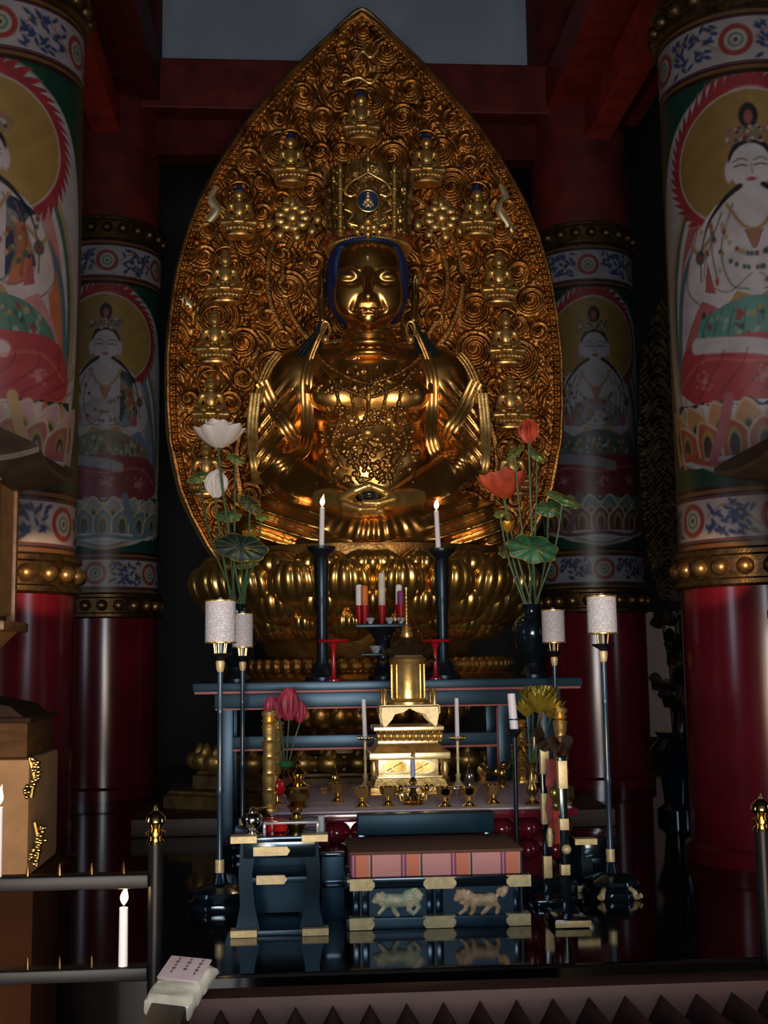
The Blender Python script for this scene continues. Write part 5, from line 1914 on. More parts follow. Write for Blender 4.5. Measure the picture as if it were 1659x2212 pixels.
# ------------------------------------------------------------------ dark low bench before the altar
BY = 5.385
m = MB()
t = thing('low_bench', 'long narrow blue-black bench between the cushion and the altar', 'bench', (X(918, 1780, BY), BY + .06, 0))
bz1, bz0 = Z(918, 1757, BY), Z(918, 1802, BY)
obj('top', MB().box((X(772, 1780, BY), BY, bz0), (X(1068, 1776, BY), BY + .075, bz1), .008), mat('dark_teal_lacquer', (.008, .026, .042), .36, spec=.25), t)
for px in (782, 1056):
    x = X(px, 1780, BY)
    obj('leg', MB().box((x - .02, BY + .01, 0), (x + .02, BY + .07, bz0 + .002), .004), lacq, t)

# ------------------------------------------------------------------ kneeling platform with its cushion
fq = plane_pt(947, 2004, 0)
KY = float(fq[1])
kx0, kx1 = X(752, 2004, KY), X(1143, 1994, KY)
kz1 = Z(947, 1893, KY)
KD = float(plane_pt(947, 1806, Z(947, 1838, KY + .01))[1]) - KY + .03
kp = thing('kneeling_platform', 'low black lacquered kneeling platform with gold fittings and two lion reliefs', 'platform', ((kx0 + kx1) / 2, KY + KD / 2, 0))
b = .05
m = MB().box((kx0 + .02, KY + .02, .012), (kx1 - .02, KY + KD - .02, kz1 - .006))
obj('panelled_body', m, lacq_soft, kp)
obj('top_frame', MB().box((kx0 - .008, KY - .008, kz1 - .042), (kx1 + .008, KY + KD, kz1), .005), lacq, kp)
obj('bottom_frame', MB().box((kx0 - .008, KY - .008, 0), (kx1 + .008, KY + KD, .045), .005), lacq_soft, kp)
for px in (770, 790, 930, 950, 1118):
    x = X(px, 1950, KY)
    obj('stile', MB().box((x - .014, KY + .004, .04), (x + .014, KY + .03, kz1 - .04), .003), lacq, kp)
for (a0, a1) in ((752, 806), (911, 982), (1090, 1143)):
    for v, zz0 in ((1906, kz1 - .046), (2003, .002)):
        x0, x1 = X(a0 + 3, v, KY), X(a1 + 3, v, KY)
        ch = .012
        lft, rgt = a0 > 760, a1 < 1140
        h = .042
        pl = [(x0 + (ch if lft else 0), zz0), (x1 - (ch if rgt else 0), zz0), (x1, zz0 + h * .35), (x1, zz0 + h * .65), (x1 - (ch if rgt else 0), zz0 + h), (x0 + (ch if lft else 0), zz0 + h), (x0, zz0 + h * .65), (x0, zz0 + h * .35)]
        m = MB().prism(pl, KY - .014, KY - .006)
        m.box((x0, KY - .014, zz0 + h - .001), (x1, KY + .05, zz0 + h + .003), .001)
        obj('gold_fitting', m, gold_fit, kp, smooth=False)
lion_m = mat('painted_lion_relief', (1., .78, .46), .4, .1, var=.2, scale=26, col2=(.36, .52, .36), bump=.3)
lion_r = mat('painted_lion_relief_ochre', (1., .66, .42), .4, .1, var=.2, scale=26, col2=(.50, .30, .12), bump=.3)
for cx, kind in ((858, 0), (1037, 1)):
    s = S(KY)
    o_ = P(cx, 1950, KY - .004)
    pt = lambda a, b_: np.array((o_[0] + a * s, KY + .012, o_[2] + b_ * s))

    def lf(G):
        if kind == 0:
            d = ell(G, pt(2, 3), (34 * s, .018, 14 * s))
            d = smin(d, ell(G, pt(28, 8), (18 * s, .018, 18 * s)), .01)
            d = smin(d, ell(G, pt(-20, 4), (17 * s, .02, 14 * s)), .01)
            d = smin(d, ell(G, pt(-38, 7), (12 * s, .02, 10 * s)), .006)
            d = smin(d, ell(G, pt(-47, 3), (7 * s, .014, 6 * s)), .004)
            for a, b_ in ((-40, 16), (-30, 18), (-28, 10), (-34, -2), (-26, -2)):
                d = smin(d, ell(G, pt(a, b_), (6 * s, .016, 5 * s)), .003)
            for pts in (((-22, -2), (-30, -14), (-38, -22)), ((-8, -6), (-6, -18), (2, -27)), ((30, -4), (24, -16), (34, -25)), ((40, 2), (46, -12), (40, -20))):
                d = smin(d, chain(G, [pt(*q) for q in pts], (7.5 * s, 5 * s, 4.5 * s)), .006)
            for a, b_ in ((44, 20), (38, 25), (49, 13), (46, 6)):
                d = smin(d, ell(G, pt(a, b_), (8 * s, .012, 6 * s)), .004)
        else:
            d = ell(G, pt(0, 4), (32 * s, .018, 13 * s))
            d = smin(d, ell(G, pt(24, 4), (15 * s, .018, 15 * s)), .01)
            d = smin(d, ell(G, pt(-26, 10), (16 * s, .02, 15 * s)), .01)
            d = smin(d, ell(G, pt(-42, 12), (11 * s, .022, 11 * s)), .006)
            d = smin(d, ell(G, pt(-50, 8), (6 * s, .014, 6 * s)), .004)
            for a, b_ in ((-44, 24), (-34, 25), (-30, 2), (-24, 22), (-38, 0)):
                d = smin(d, ell(G, pt(a, b_), (6 * s, .016, 5 * s)), .003)
            for pts in (((-26, 0), (-30, -14), (-42, -22)), ((-14, -4), (-14, -18), (-20, -26)), ((22, -6), (14, -16), (6, -24)), ((32, -2), (40, -12), (36, -22))):
                d = smin(d, chain(G, [pt(*q) for q in pts], (7 * s, 5 * s, 4.2 * s)), .006)
            d = smin(d, chain(G, [pt(34, 8), pt(40, 14), pt(44, 18)], (4 * s, 4 * s, 4 * s)), .005)
            for a, b_ in ((46, 24), (54, 20), (50, 14), (42, 20), (56, 27)):
                d = smin(d, ell(G, pt(a, b_), (7 * s, .012, 6 * s)), .004)
        q = G[0] / s
        return d - .0016 * np.sin(G[0] * 520) * np.sin(G[2] * 480)
    v_, f_ = nets(lf, (o_[0] - 66 * s, KY - .02, o_[2] - 36 * s), (o_[0] + 70 * s, KY + .05, o_[2] + 40 * s), .0028)
    sdf_obj('lion_relief', [(v_, f_)], lion_m if kind == 0 else lion_r, kp)['label'] = 'painted lion with lowered head' if kind == 0 else 'painted lion with raised bushy tail'

# cushion: plaid brocade sides, brown top
cz1 = Z(947, 1838, KY + .01)
cm = bpy.data.materials.new('plaid_brocade')
cm.use_nodes = True
nt = cm.node_tree
N, L = nt.nodes, nt.links
bs = N['Principled BSDF']
tc = N.new('ShaderNodeTexCoord')
sp = N.new('ShaderNodeSeparateXYZ')
L.new(tc.outputs['Object'], sp.inputs[0])
md = N.new('ShaderNodeMath')
md.operation = 'MULTIPLY_ADD'
md.inputs[1].default_value = 1 / .201
md.inputs[2].default_value = 10.
L.new(sp.outputs['X'], md.inputs[0])
fr = N.new('ShaderNodeMath')
fr.operation = 'FRACT'
L.new(md.outputs[0], fr.inputs[0])
rp = N.new('ShaderNodeValToRGB')
rp.color_ramp.interpolation = 'CONSTANT'
els = [(0, (.82, .36, .33)), (.26, (.30, .08, .20)), (.30, (.74, .30, .28)), (.33, (.30, .08, .20)), (.37, (.86, .27, .15)), (.62, (.80, .38, .32)), (.655, (.05, .08, .07)), (.69, (.82, .36, .33))]
rp.color_ramp.elements[0].color = (*els[0][1], 1)
rp.color_ramp.elements[1].position = els[1][0]
rp.color_ramp.elements[1].color = (*els[1][1], 1)
for p_, c_ in els[2:]:
    e = rp.color_ramp.elements.new(p_)
    e.color = (*c_, 1)
L.new(fr.outputs[0], rp.inputs['Fac'])
wv = N.new('ShaderNodeTexWave')
wv.bands_direction = 'X'
wv.inputs['Scale'].default_value = 42
wv.inputs['Distortion'].default_value = .6
wv2 = N.new('ShaderNodeTexWave')
wv2.bands_direction = 'Z'
wv2.inputs['Scale'].default_value = 42
L.new(tc.outputs['Object'], wv.inputs['Vector'])
L.new(tc.outputs['Object'], wv2.inputs['Vector'])
mm = N.new('ShaderNodeMath')
mm.operation = 'MULTIPLY'
L.new(wv.outputs['Fac'], mm.inputs[0])
L.new(wv2.outputs['Fac'], mm.inputs[1])
mr = N.new('ShaderNodeMapRange')
mr.inputs['To Min'].default_value = .95
mr.inputs['To Max'].default_value = 1.45
L.new(mm.outputs[0], mr.inputs['Value'])
sc_ = N.new('ShaderNodeVectorMath')
sc_.operation = 'SCALE'
L.new(rp.outputs['Color'], sc_.inputs[0])
L.new(mr.outputs['Result'], sc_.inputs['Scale'])
L.new(sc_.outputs['Vector'], bs.inputs['Base Color'])
bs.inputs['Roughness'].default_value = .75
t = thing('kneeling_cushion', 'thick square cushion with pink plaid sides and plain brown top', 'cushion', ((kx0 + kx1) / 2, KY + .3, kz1))
cx0, cx1 = X(757, 1870, KY), X(1129, 1864, KY)
obj('plaid_pad', MB().box((cx0, KY + .006, kz1), (cx1, KY + KD - .03, cz1 - .004), .012), cm, t)
obj('brown_top', MB().box((cx0 - .004, KY + .002, cz1 - .010), (cx1 + .004, KY + KD - .026, cz1 + .004), .006), mat('brown_cloth', (.19, .085, .050), .8, var=.1, scale=50, bump=.1), t)

# ------------------------------------------------------------------ side tables
def side_table(label, px0, px1, vb, vt, left_only=False, group='low side tables beside the kneeling platform'):
    yy = float(plane_pt((px0 + px1) / 2, vb, 0)[1])
    x0, x1 = X(px0, vb, yy), X(px1, vb, yy)
    zt3 = Z((px0 + px1) / 2, vt, yy)
    dd = .34
    t = thing('side_table', label, 'table', ((x0 + x1) / 2, yy + dd / 2, 0), group)
    obj('tabletop', MB().box((x0 - .015, yy - .015, zt3 - .022), (x1 + .015, yy + dd, zt3), .005), lacq, t)
    obj('apron', MB().box((x0 + .03, yy + .01, zt3 - .085), (x1 - .03, yy + .03, zt3 - .02), .004), lacq, t)
    obj('shelf', MB().box((x0 + .05, yy + .02, zt3 * .52), (x1 - .05, yy + dd - .02, zt3 * .52 + .022), .004), lacq_soft, t)
    obj('back_panel', MB().box((x0 + .06, yy + dd - .05, .03), (x1 - .06, yy + dd - .035, zt3 - .02)), mat('dark_teal_lacquer', (.008, .026, .042), .36, spec=.25), t)
    obj('floor_rail', MB().box((x0, yy, 0), (x1, yy + dd - .02, .022), .004), lacq_soft, t)
    for sx, x in ((-1, x0), (1, x1)):
        for y_ in (yy + .012, yy + dd - .04):
            out = [(x - sx * .02, zt3 - .02), (x - sx * .085, zt3 - .02), (x - sx * .065, zt3 * .62), (x - sx * .075, zt3 * .3), (x - sx * .095, .02), (x - sx * .0, .02), (x - sx * .018, zt3 * .3), (x - sx * .012, zt3 * .62)]
            obj('leg', MB().prism(out, y_, y_ + .03), teal(mat('leg_lacquer', (.007, .012, .018), .30, var=.2, scale=8, spec=.25)), t, smooth=False)
    for z_ in (zt3 - .024, .0):
        for sx, x in ((-1, x0), (1, x1))[:1 if left_only else 2]:
            xa, xb = x + sx * .018, x - sx * .085
            m = MB().box((xa, yy - .02, z_ + .001), (xb, yy - .0145 if z_ > .1 else yy - .004, z_ + .025), .001)
            m.box((xa, yy - .02, z_ + .0245), (xb, yy + .04, z_ + .028), .001)
            obj('gold_fitting', m, gold_fit, t, smooth=False)
    xm = (x0 + x1) / 2
    for z_, k in () if left_only else ((zt3 - .075, .072), (zt3 * .52 - .002, .060)):
        obj('gold_fitting', MB().prism([(xm - .03 - k, z_), (xm - .03 + k - .012, z_), (xm - .03 + k, z_ + .018), (xm - .03 + k - .012, z_ + .034), (xm - .03 - k, z_ + .034)], yy - .0, yy + (.012 if z_ > zt3 * .6 else .022)), gold_fit, t, smooth=False)
    return t, zt3, yy, x0, x1


def teal(m_):
    b_ = m_.node_tree.nodes['Principled BSDF']
    b_.inputs['Specular Tint'].default_value = (.40, .72, 1., 1)
    return m_


tL, tz, ty, tx0, tx1 = side_table('low black side table with flared legs and gold fittings, left of the kneeling platform', 508, 700, 2022, 1806)
# small dark chest between the side table and the kneeling platform
CHY = 5.12
chx0, chx1, chz = X(694, 1900, CHY), X(744, 1900, CHY), Z(720, 1843, CHY)
t = thing('low_chest', 'small blue-black chest squeezed between the left side table and the cushion platform', 'chest', ((chx0 + chx1) / 2, CHY + .09, 0))
obj('body', MB().box((chx0, CHY, 0), (chx1, CHY + .16, chz - .014), .004), MATS['dark_teal_lacquer'], t)
obj('lid', MB().box((chx0 - .004, CHY - .006, chz - .0135), (chx1 + .004, CHY + .166, chz), .003), lacq, t)
obj('mid_rail', MB().box((chx0 - .002, CHY - .005, chz * .48), (chx1 + .002, CHY + .01, chz * .48 + .03), .002), lacq, t)
teal(MATS['dark_teal_lacquer'])
# things on the left side table
q = P(628, 1790, ty + .13)
x0, x1 = X(570, 1790, ty + .13), X(688, 1790, ty + .13)
zt4 = Z(628, 1770, ty + .13)
t = thing('acrylic_riser', 'clear acrylic riser standing on the left side table', 'stand', ((x0 + x1) / 2, ty + .13, tz))
acr = mat('clear_acrylic', (.75, .78, .85), .12, spec=.6, trans=.55, var=.02)
obj('shelf', MB().box((x0, ty + .06, zt4 - .010), (x1, ty + .22, zt4), .003), acr, t)
for x in (x0 + .004, x1 - .004):
    obj('leg', MB().box((x - .006, ty + .06, tz), (x + .006, ty + .22, zt4 - .008), .002), acr, t)


def side_item(name, label, cat, px, prof, mt_, dy, z=tz, rib=0):
    c = P(px, 1790, ty + dy)
    c[2] = z
    return setp(obj(name, MB().lathe(prof, c, 22, rib=rib, ramp=.1 if rib else 0), mt_, None), label, cat)


side_item('silver_censer', 'bright silvery footed censer at the left end of the left side table', 'censer', 545, [(.028, 0), (.03, .008), (.016, .018), (.034, .035), (.042, .06), (.034, .08), (.02, .088), (.026, .10), (.001, .112)], mat('silvered_brass', (.72, .66, .60), .16, 1.), .05, rib=10)
side_item('red_offering_box', 'dark red cup under the acrylic riser', 'cup', 588, [(.026, 0), (.028, .01), (.030, .05), (.026, .052), (.022, .01)], red_lacq, .14)
side_item('red_fruit', 'bright red round pot under the acrylic riser', 'pot', 606, [(.012, 0), (.026, .008), (.030, .022), (.022, .038), (.006, .042)], mat('bright_red_glaze', (.50, .012, .012), .18), .10)
side_item('brass_pot', 'ribbed brass pot under the acrylic riser', 'pot', 640, [(.024, 0), (.026, .006), (.034, .02), (.036, .035), (.028, .046), (.026, .052)], brass_dark, .13, rib=12)
side_item('glass_vial', 'small clear glass at the right end of the left side table', 'glass', 694, [(.012, 0), (.013, .005), (.014, .062), (.012, .062), (.011, .008)], acr, .10)
side_item('brass_bowl', 'round brass pot behind the silvery censer', 'pot', 560, [(.022, 0), (.024, .008), (.04, .03), (.044, .055), (.030, .075), (.034, .082)], brass_dark, .24, rib=12)
side_item('brass_cup', 'little brass cup resting on the acrylic riser', 'cup', 640, [(.016, 0), (.018, .006), (.01, .012), (.024, .03), (.026, .04), (.02, .04)], brass, .14, z=zt4)

tR, tz2, ty2, rx0, rx1 = side_table('low black side table with gold fittings in the shadow right of the kneeling platform', 1252, 1330, 1925, 1812, True)
for px in ():
    q = None
    m = MB().tube(bez([q + np.array((-.028, 0, .034)), q + np.array((-.026, 0, .014)), q + np.array((0, 0, .012)), q + np.array((.03, 0, .02)), q + np.array((.044, 0, .046))], 5), [.010] * 2 + [.012] * 6 + [.013] * 8 + [.010] * 5, 8)
    obj('gold_foot', m, gold_fit, tR)

# chime-stone frame with red brocade streamers, turned edge-on
t = thing('gong_frame', 'narrow black frame with gold bands and curved top rail, right of the altar, seen edge-on', 'gong frame', (X(1215, 1955, 4.95), 5.1, 0))
yA, yB = 4.96, 5.34
xA, xB = X(1218, 1800, yA), X(1180, 1800, yB)
zA, zB = Z(1218, 1632, yA), Z(1180, 1612, yB)
for x, y_, z_, bands in ((xA, yA, zA, ((.55, .62), (.28, .345), (.80, .97))), (xB, yB, zB, ((.82, .99), (.50, .70), (.16, .30)))):
    p_ = obj('upright', MB().box((x - .016, y_ - .016, .03), (x + .016, y_ + .016, z_), .005), lacq, t)
    for b0, b1 in bands:
        obj('gold_band', MB().box((x - .019, y_ - .019, z_ * b0), (x + .019, y_ + .019, z_ * b1), .003), gold_fit, p_)
zt5 = max(zA, zB)
pts = bez([(xA + .0, yA - .12, zt5 + .06), (xA, yA, zt5 + .0), ((xA + xB) / 2, (yA + yB) / 2, zt5 + .035), (xB, yB, zt5 + .0), (xB, yB + .12, zt5 + .06)], 6)
obj('top_rail', MB().tube(pts, .024, 10), dark_wood, t)
obj('foot', MB().box((xA - .07, yA - .12, 0), (xA + .07, yA + .12, .035), .008), lacq, t)
obj('foot', MB().box((xB - .07, yB - .12, 0), (xB + .07, yB + .12, .035), .008), lacq, t)
for v in (1910, 1950):
    x0, x1 = X(1205, v, yA - .07), X(1240, v, yA - .07)
    z_ = max(.004, Z(1222, v, yA - .07))
obj('gold_fitting', MB().box((xA - .072, yA - .126, .004), (xA + .072, yA - .119, .03), .002), gold_fit, t)
obj('ball_knob', MB().ball((xA + .002, yA - .03, Z(1222, 1832, yA)), .020, 14, 9), gold_fit, t)
# red brocade hanging in it
xm, ym = (xA * .45 + xB * .55), 5.16
zt6 = Z(1200, 1640, ym)
zb6 = Z(1206, 1822, ym)
wv_ = [(xm - .028 + .006 * math.sin(k * 1.9), zt6 - (zt6 - zb6) * k / 10) for k in range(11)] + [(xm + .034 + .008 * math.sin(k * 1.3), zb6 + (zt6 - zb6) * k / 10) for k in range(11)]
t2 = thing('brocade_streamer', 'red brocade streamer with tassel hanging from the edge-on black frame', 'streamer', (xm, ym, zb6))
obj('streamer', MB().prism(wv_, ym - .006, ym + .006), mat('red_brocade', (.30, .010, .012), .55, var=.5, scale=30), t2, smooth=False)
obj('scarlet_panel', MB().prism([(xm - .006, zb6 + .16), (xm + .038, zb6 + .17), (xm + .040, zb6 + .01), (xm + .002, zb6 + .0)], ym - .014, ym - .008), mat('scarlet_brocade', (.62, .035, .012), .55, var=.2, scale=30), t2, smooth=False)
m = MB().ball((xm + .004, ym - .02, zt6 - .14), (.024, .016, .030), 12, 8).ball((xm + .006, ym - .03, zt6 - .19), (.018, .014, .022), 12, 8)
obj('metal_boss', m, mat('olive_boss', (.35, .33, .10), .25, .8), t2)
m = MB().lathe([(.004, .05), (.010, .045), (.014, .01), (.010, -.03)], (xm - .022, ym - .012, zb6 + .02), 10)
obj('tassel', m, gold_fit, t2)

# big leaning candle on an iron spike stand
y_ = BY + .032
x_ = X(1117, 1840, y_)
t = thing('spike_candlestick', 'thin black iron candle stand with shallow cup, right of the cushion', 'candlestick', (x_, y_, 0))
zc_ = Z(1112, 1578, y_)
xt = X(1111, 1578, y_)
obj('base', MB().lathe([(.04, 0), (.04, .012), (.02, .025), (.010, .05)], (x_, y_, 0), 20), iron, t)
obj('pole', MB().tube([(x_, y_, .03), ((x_ + xt) / 2, y_, zc_ / 2), (xt, y_, zc_)], .010, 10), iron, t)
obj('cup', MB().lathe([(.010, -.03), (.026, -.012), (.036, .0), (.038, .008), (.034, .008), (.008, -.002)], (xt, y_, zc_), 20), iron, t)
obj('wire_guard', MB().tube([(xt + .028 * math.cos(a), y_ + .028 * math.sin(a), zc_ + .05) for a in np.linspace(0, 2 * PI, 21)[:-1]], .003, 6, closed=True), iron, t)
candle('thick unlit white candle leaning on the thin iron stand', (xt, y_, zc_ - .001), .0195, Z(1104, 1498, y_) - zc_, lit=False, lean=(X(1104, 1500, y_) - xt, 0))

# ------------------------------------------------------------------ standing lamps with woven white shades
def lamp_stand(label, px, v0, v1, half, y, pole_v, base_v, rgt=False):
    zb7 = Z(px, v1, y)
    zt7 = Z(px, v0, y)
    x = X(px, (v0 + v1) / 2, y)
    r = half * S(y) * 1.0
    t = thing('lamp_stand', label, 'lamp', (x, y, 0), 'standing oil lamps with white shades')
    hh = zt7 - zb7
    sh = obj('woven_shade', MB().lathe([(r * .96, 0), (r, .006), (r, hh - .006), (r * .96, hh), (r * .90, hh - .004), (r * .92, .004)], (x, y, zb7), 40), SHADE, t)
    for z_ in (zb7, zt7):
        obj('gold_rim', MB().tube([(x + r * .99 * math.cos(a), y + r * .99 * math.sin(a), z_) for a in np.linspace(0, 2 * PI, 41)[:-1]], .0045, 6, closed=True), gold, sh)
    obj('inner_rod', MB().tube([(x, y, zb7 - .05), (x, y, zt7 + .014)], .009, 8), mat('pale_blue_paint', (.40, .48, .60), .5), t)
    for k in range(6):
        a = k * PI / 3 + .3
        obj('support_wire', MB().tube([(x + r * .34 * math.cos(a), y + r * .34 * math.sin(a), zb7 - .052), (x + r * .45 * math.cos(a), y + r * .45 * math.sin(a), zb7 + .01)], .0035, 6), gold, t)
    zc7 = zb7 - .05
    obj('saucer', MB().lathe([(.012, -.03), (.02, -.022), (r * .72, -.006), (r * .78, .0), (r * .7, .002), (.01, -.002)], (x, y, zc7), 26), iron, t)
    zf = zc7 - .03
    obj('gold_ferrule', MB().lathe([(.013, -.05), (.017, -.04), (.021, -.012), (.018, .0)], (x, y, zf), 18), gold_fit, t)
    obj('pole', MB().lathe([(.0155, .10), (.0155, .17), (.013, .18), (.0125, zf * .45), (.018, zf * .47), (.0125, zf * .49), (.012, zf * .78), (.0145, zf * .79), (.012, zf * .80), (.0125, zf - .04)], (x, y, 0), 18), mat('window_tinted_pole', (.022, .055, .085), .28, spec=.7, coat=.3), t)  # black pole; the blue window reflection is put into its colour
    obj('gold_collar', MB().lathe([(.019, .145), (.020, .15), (.020, .20), (.019, .205)], (x, y, 0), 18), gold_fit, t)
    dm = obj('lotus_base', MB().lathe([(.125, 0), (.13, .012), (.128, .03), (.10, .045), (.125, .06), (.12, .075), (.07, .095), (.035, .105), (.022, .15)], (x, y, 0), 32, rib=10, ramp=.07), lacq, t)
    return t


SHADE = bpy.data.materials.new('woven_white_shade')
SHADE.use_nodes = True
nt = SHADE.node_tree
N, L = nt.nodes, nt.links
bs = N['Principled BSDF']
tc = N.new('ShaderNodeTexCoord')
br = N.new('ShaderNodeTexWave')
br.bands_direction = 'Z'
br.inputs['Scale'].default_value = 34
L.new(tc.outputs['Object'], br.inputs['Vector'])
vo = N.new('ShaderNodeTexVoronoi')
vo.inputs['Scale'].default_value = 110
L.new(tc.outputs['Object'], vo.inputs['Vector'])
ad = N.new('ShaderNodeMath')
ad.operation = 'MULTIPLY_ADD'
ad.inputs[1].default_value = .5
L.new(br.outputs['Fac'], ad.inputs[0])
L.new(vo.outputs['Distance'], ad.inputs[2])
rp = N.new('ShaderNodeValToRGB')
rp.color_ramp.elements[0].color = (.40, .36, .40, 1)
rp.color_ramp.elements[1].color = (.80, .78, .84, 1)
L.new(ad.outputs[0], rp.inputs['Fac'])
L.new(rp.outputs['Color'], bs.inputs['Base Color'])
bs.inputs['Roughness'].default_value = .35
bp = N.new('ShaderNodeBump')
bp.inputs['Strength'].default_value = .6
bp.inputs['Distance'].default_value = .004
L.new(ad.outputs[0], bp.inputs['Height'])
L.new(bp.outputs['Normal'], bs.inputs['Normal'])
LY = float(plane_pt(480, 1966, 0)[1]) + .05
lamp_stand('tall black lamp stand with wide white shade, nearest at the left', 476, 1298, 1388, 32.5, LY, 1900, 1950)
lamp_stand('tall black lamp stand with narrow white shade, just right of the nearest left one', 524, 1326, 1398, 22, LY + 1.35, 1860, 1900)
lr = lamp_stand('tall black lamp stand with wide white shade, standing free at the right', 1300, 1288, 1368, 32, LY + .02, 1900, 1950)
lx_, ly_ = lr.location[0], lr.location[1]
for a in (-2.15, -.9, .6, 2.3):
    u = np.array((math.cos(a), math.sin(a), 0))
    q = np.array((lx_, ly_, 0)) + u * .105
    obj('gold_foot', MB().tube(bez([q + u * -.03 + (0, 0, .05), q + u * .012 + (0, 0, .035), q + u * .03 + (0, 0, .013), q + u * .055 + (0, 0, .022)], 5), [.012] * 6 + [.014] * 5 + [.011] * 5, 8), gold_fit, lr)
lamp_stand('tall black lamp stand with narrow white shade, in front of the right black vase', 1195, 1318, 1388, 25, LY + 1.32, 1860, 1900)
rack_iron = mat('dull_black_iron', (.0055, .0065, .0085), .40, var=.2, scale=20, spec=.16)
# ------------------------------------------------------------------ candle rack in the left foreground
RKY = 2.62
GZ = -.53


def rack_post(px, pv, label_part, parent):
    x = X(px, pv + 60, RKY)
    zt = Z(px, pv + 45, RKY)
    obj('post', MB().tube([(x, RKY, GZ), (x, RKY, zt)], .0155, 14), rack_iron, parent)
    obj('brass_knob', MB().lathe([(.018, 0), (.019, .006), (.013, .012), (.020, .018), (.0205, .026), (.010, .031), (.014, .038), (.021, .046), (.020, .056), (.012, .064), (.005, .069), (.003, .078), (.001, .082)], (x, RKY, zt), 22), brass, parent)
    return x


xr = X(336, 1900, RKY)
rack = thing('candle_rack', 'black iron candle rack with two rails and a brass-knobbed post, left foreground', 'rack', (xr - .4, RKY, GZ))
xp = rack_post(336, 1778, '', rack)
obj('post', MB().tube([(xp - .9, RKY, GZ), (xp - .9, RKY, Z(336, 1823, RKY))], .0155, 14), rack_iron, rack)
z1a, z1b = Z(200, 1918, RKY), Z(200, 1888, RKY)
z2a, z2b = Z(200, 2116, RKY), Z(200, 2088, RKY)
for za, zb2, dp in ((z1a, z1b, .05), (z2a, z2b, .05)):
    rl = obj('rail', MB().box((xp - .9, RKY - dp / 2, za), (xp - .012, RKY + dp / 2, zb2), .004), rack_iron, rack)
    for k in range(5):
        x = X(268 - 69 * k, 1900 if za > z2a else 2095, RKY)
        obj('spike', MB().lathe([(.004, -.002), (.0035, .010), (.001, .024)], (x, RKY - .008, zb2), 8), brass_dark, rl)
cx = X(268, 2000, RKY)
candle('burning white candle on the lower rail of the left candle rack', (cx, RKY - .008, z2b + .001), .0098, Z(268, 1960, RKY) - z2b, lit=True, flame_h=.042, group='candles on the left rack')
cx = X(-2, 1800, RKY)
candle('burning white candle cut by the left edge of the photo, on the upper rail', (cx, RKY - .008, z1b + .001), .0098, Z(0, 1745, RKY) - z1b, lit=True, flame_h=.042, group='candles on the left rack')
rack2 = thing('candle_rack', 'black iron post with brass knob at the right edge, end of a second rack', 'rack', (X(1645, 1900, RKY) + .4, RKY, GZ))
xq = rack_post(1646, 1750, '', rack2)
obj('post', MB().tube([(xq + .9, RKY, GZ), (xq + .9, RKY, Z(1646, 1795, RKY))], .0155, 14), rack_iron, rack2)
for zz1, zz2 in ((z1a, z1b), (z2a, z2b)):
    obj('rail', MB().box((xq + .012, RKY - .025, zz1), (xq + .9, RKY + .025, zz2), .004), rack_iron, rack2)

# cloth-covered stand behind the rack with beaded fringes
CY = 3.45
x1 = X(72, 1750, CY)
zt8, zb8 = Z(40, 1640, CY), Z(40, 1880, CY)
cs = thing('covered_stand', 'candlelit stand covered in beige cloth with beaded fringe, left edge behind the rack', 'stand', (x1 - .25, CY + .2, GZ))
obj('cloth_cover', MB().box((x1 - .5, CY, zb8 - .02), (x1 - .012, CY + .4, zt8), .012), mat('beige_cloth', (.30, .155, .060), .8, var=.08, scale=20, bump=.15), cs)
obj('lower_panel', MB().box((x1 - .49, CY + .02, GZ), (x1 + .0, CY + .38, zb8 - .02), .006), mat('red_brown_board', (.045, .014, .004), .7, var=.2, scale=5, spec=.05), cs)
for v0, v1, dx in ((1636, 1722, -.005), (1776, 1870, .012)):
    m = MB()
    rgb = random.Random(v0)
    for k in range(44):
        t_ = rgb.random()
        m.ball((x1 + dx + .012 * math.sin(t_ * 5) + rgb.uniform(-.010, .012), CY - .006 + rgb.uniform(-.006, .01), Z(70, v0 + (v1 - v0) * t_, CY)), .0065, 7, 5)
    m.tube([(x1 + dx - .006, CY - .004, Z(70, v0, CY)), (x1 + dx + .008, CY - .004, Z(70, (v0 + v1) / 2, CY)), (x1 + dx, CY - .004, Z(70, v1, CY))], .006, 6)
    o = obj('beaded_fringe', m, brass_dark, cs)
bz_ = Z(40, 1562, CY)
bx1 = X(54, 1600, CY)
bo = thing('wooden_box', 'brown wooden box with a small dark roof on the beige covered stand', 'box', (bx1 - .2, CY + .18, zt8))
obj('box', MB().box((bx1 - .40, CY + .03, zt8 + .001), (bx1, CY + .36, bz_), .006), mat('brown_wood', (.075, .034, .012), .7, spec=.08, var=.2, scale=8, stretch=(1, 1, 5)), bo)
obj('roof', MB().box((bx1 - .42, CY + .01, bz_), (bx1 + .012, CY + .38, bz_ + .014), .004).prism([(bx1 - .38, bz_ + .014), (bx1 - .012, bz_ + .014), (bx1 - .05, bz_ + .045), (bx1 - .20, bz_ + .075), (bx1 - .33, bz_ + .045)], CY + .03, CY + .36), mat('dark_roof_wood', (.022, .011, .006), .7, var=.3, scale=9, spec=.08), bo)

# ------------------------------------------------------------------ roofed wooden lanterns on posts
LNY = 5.05


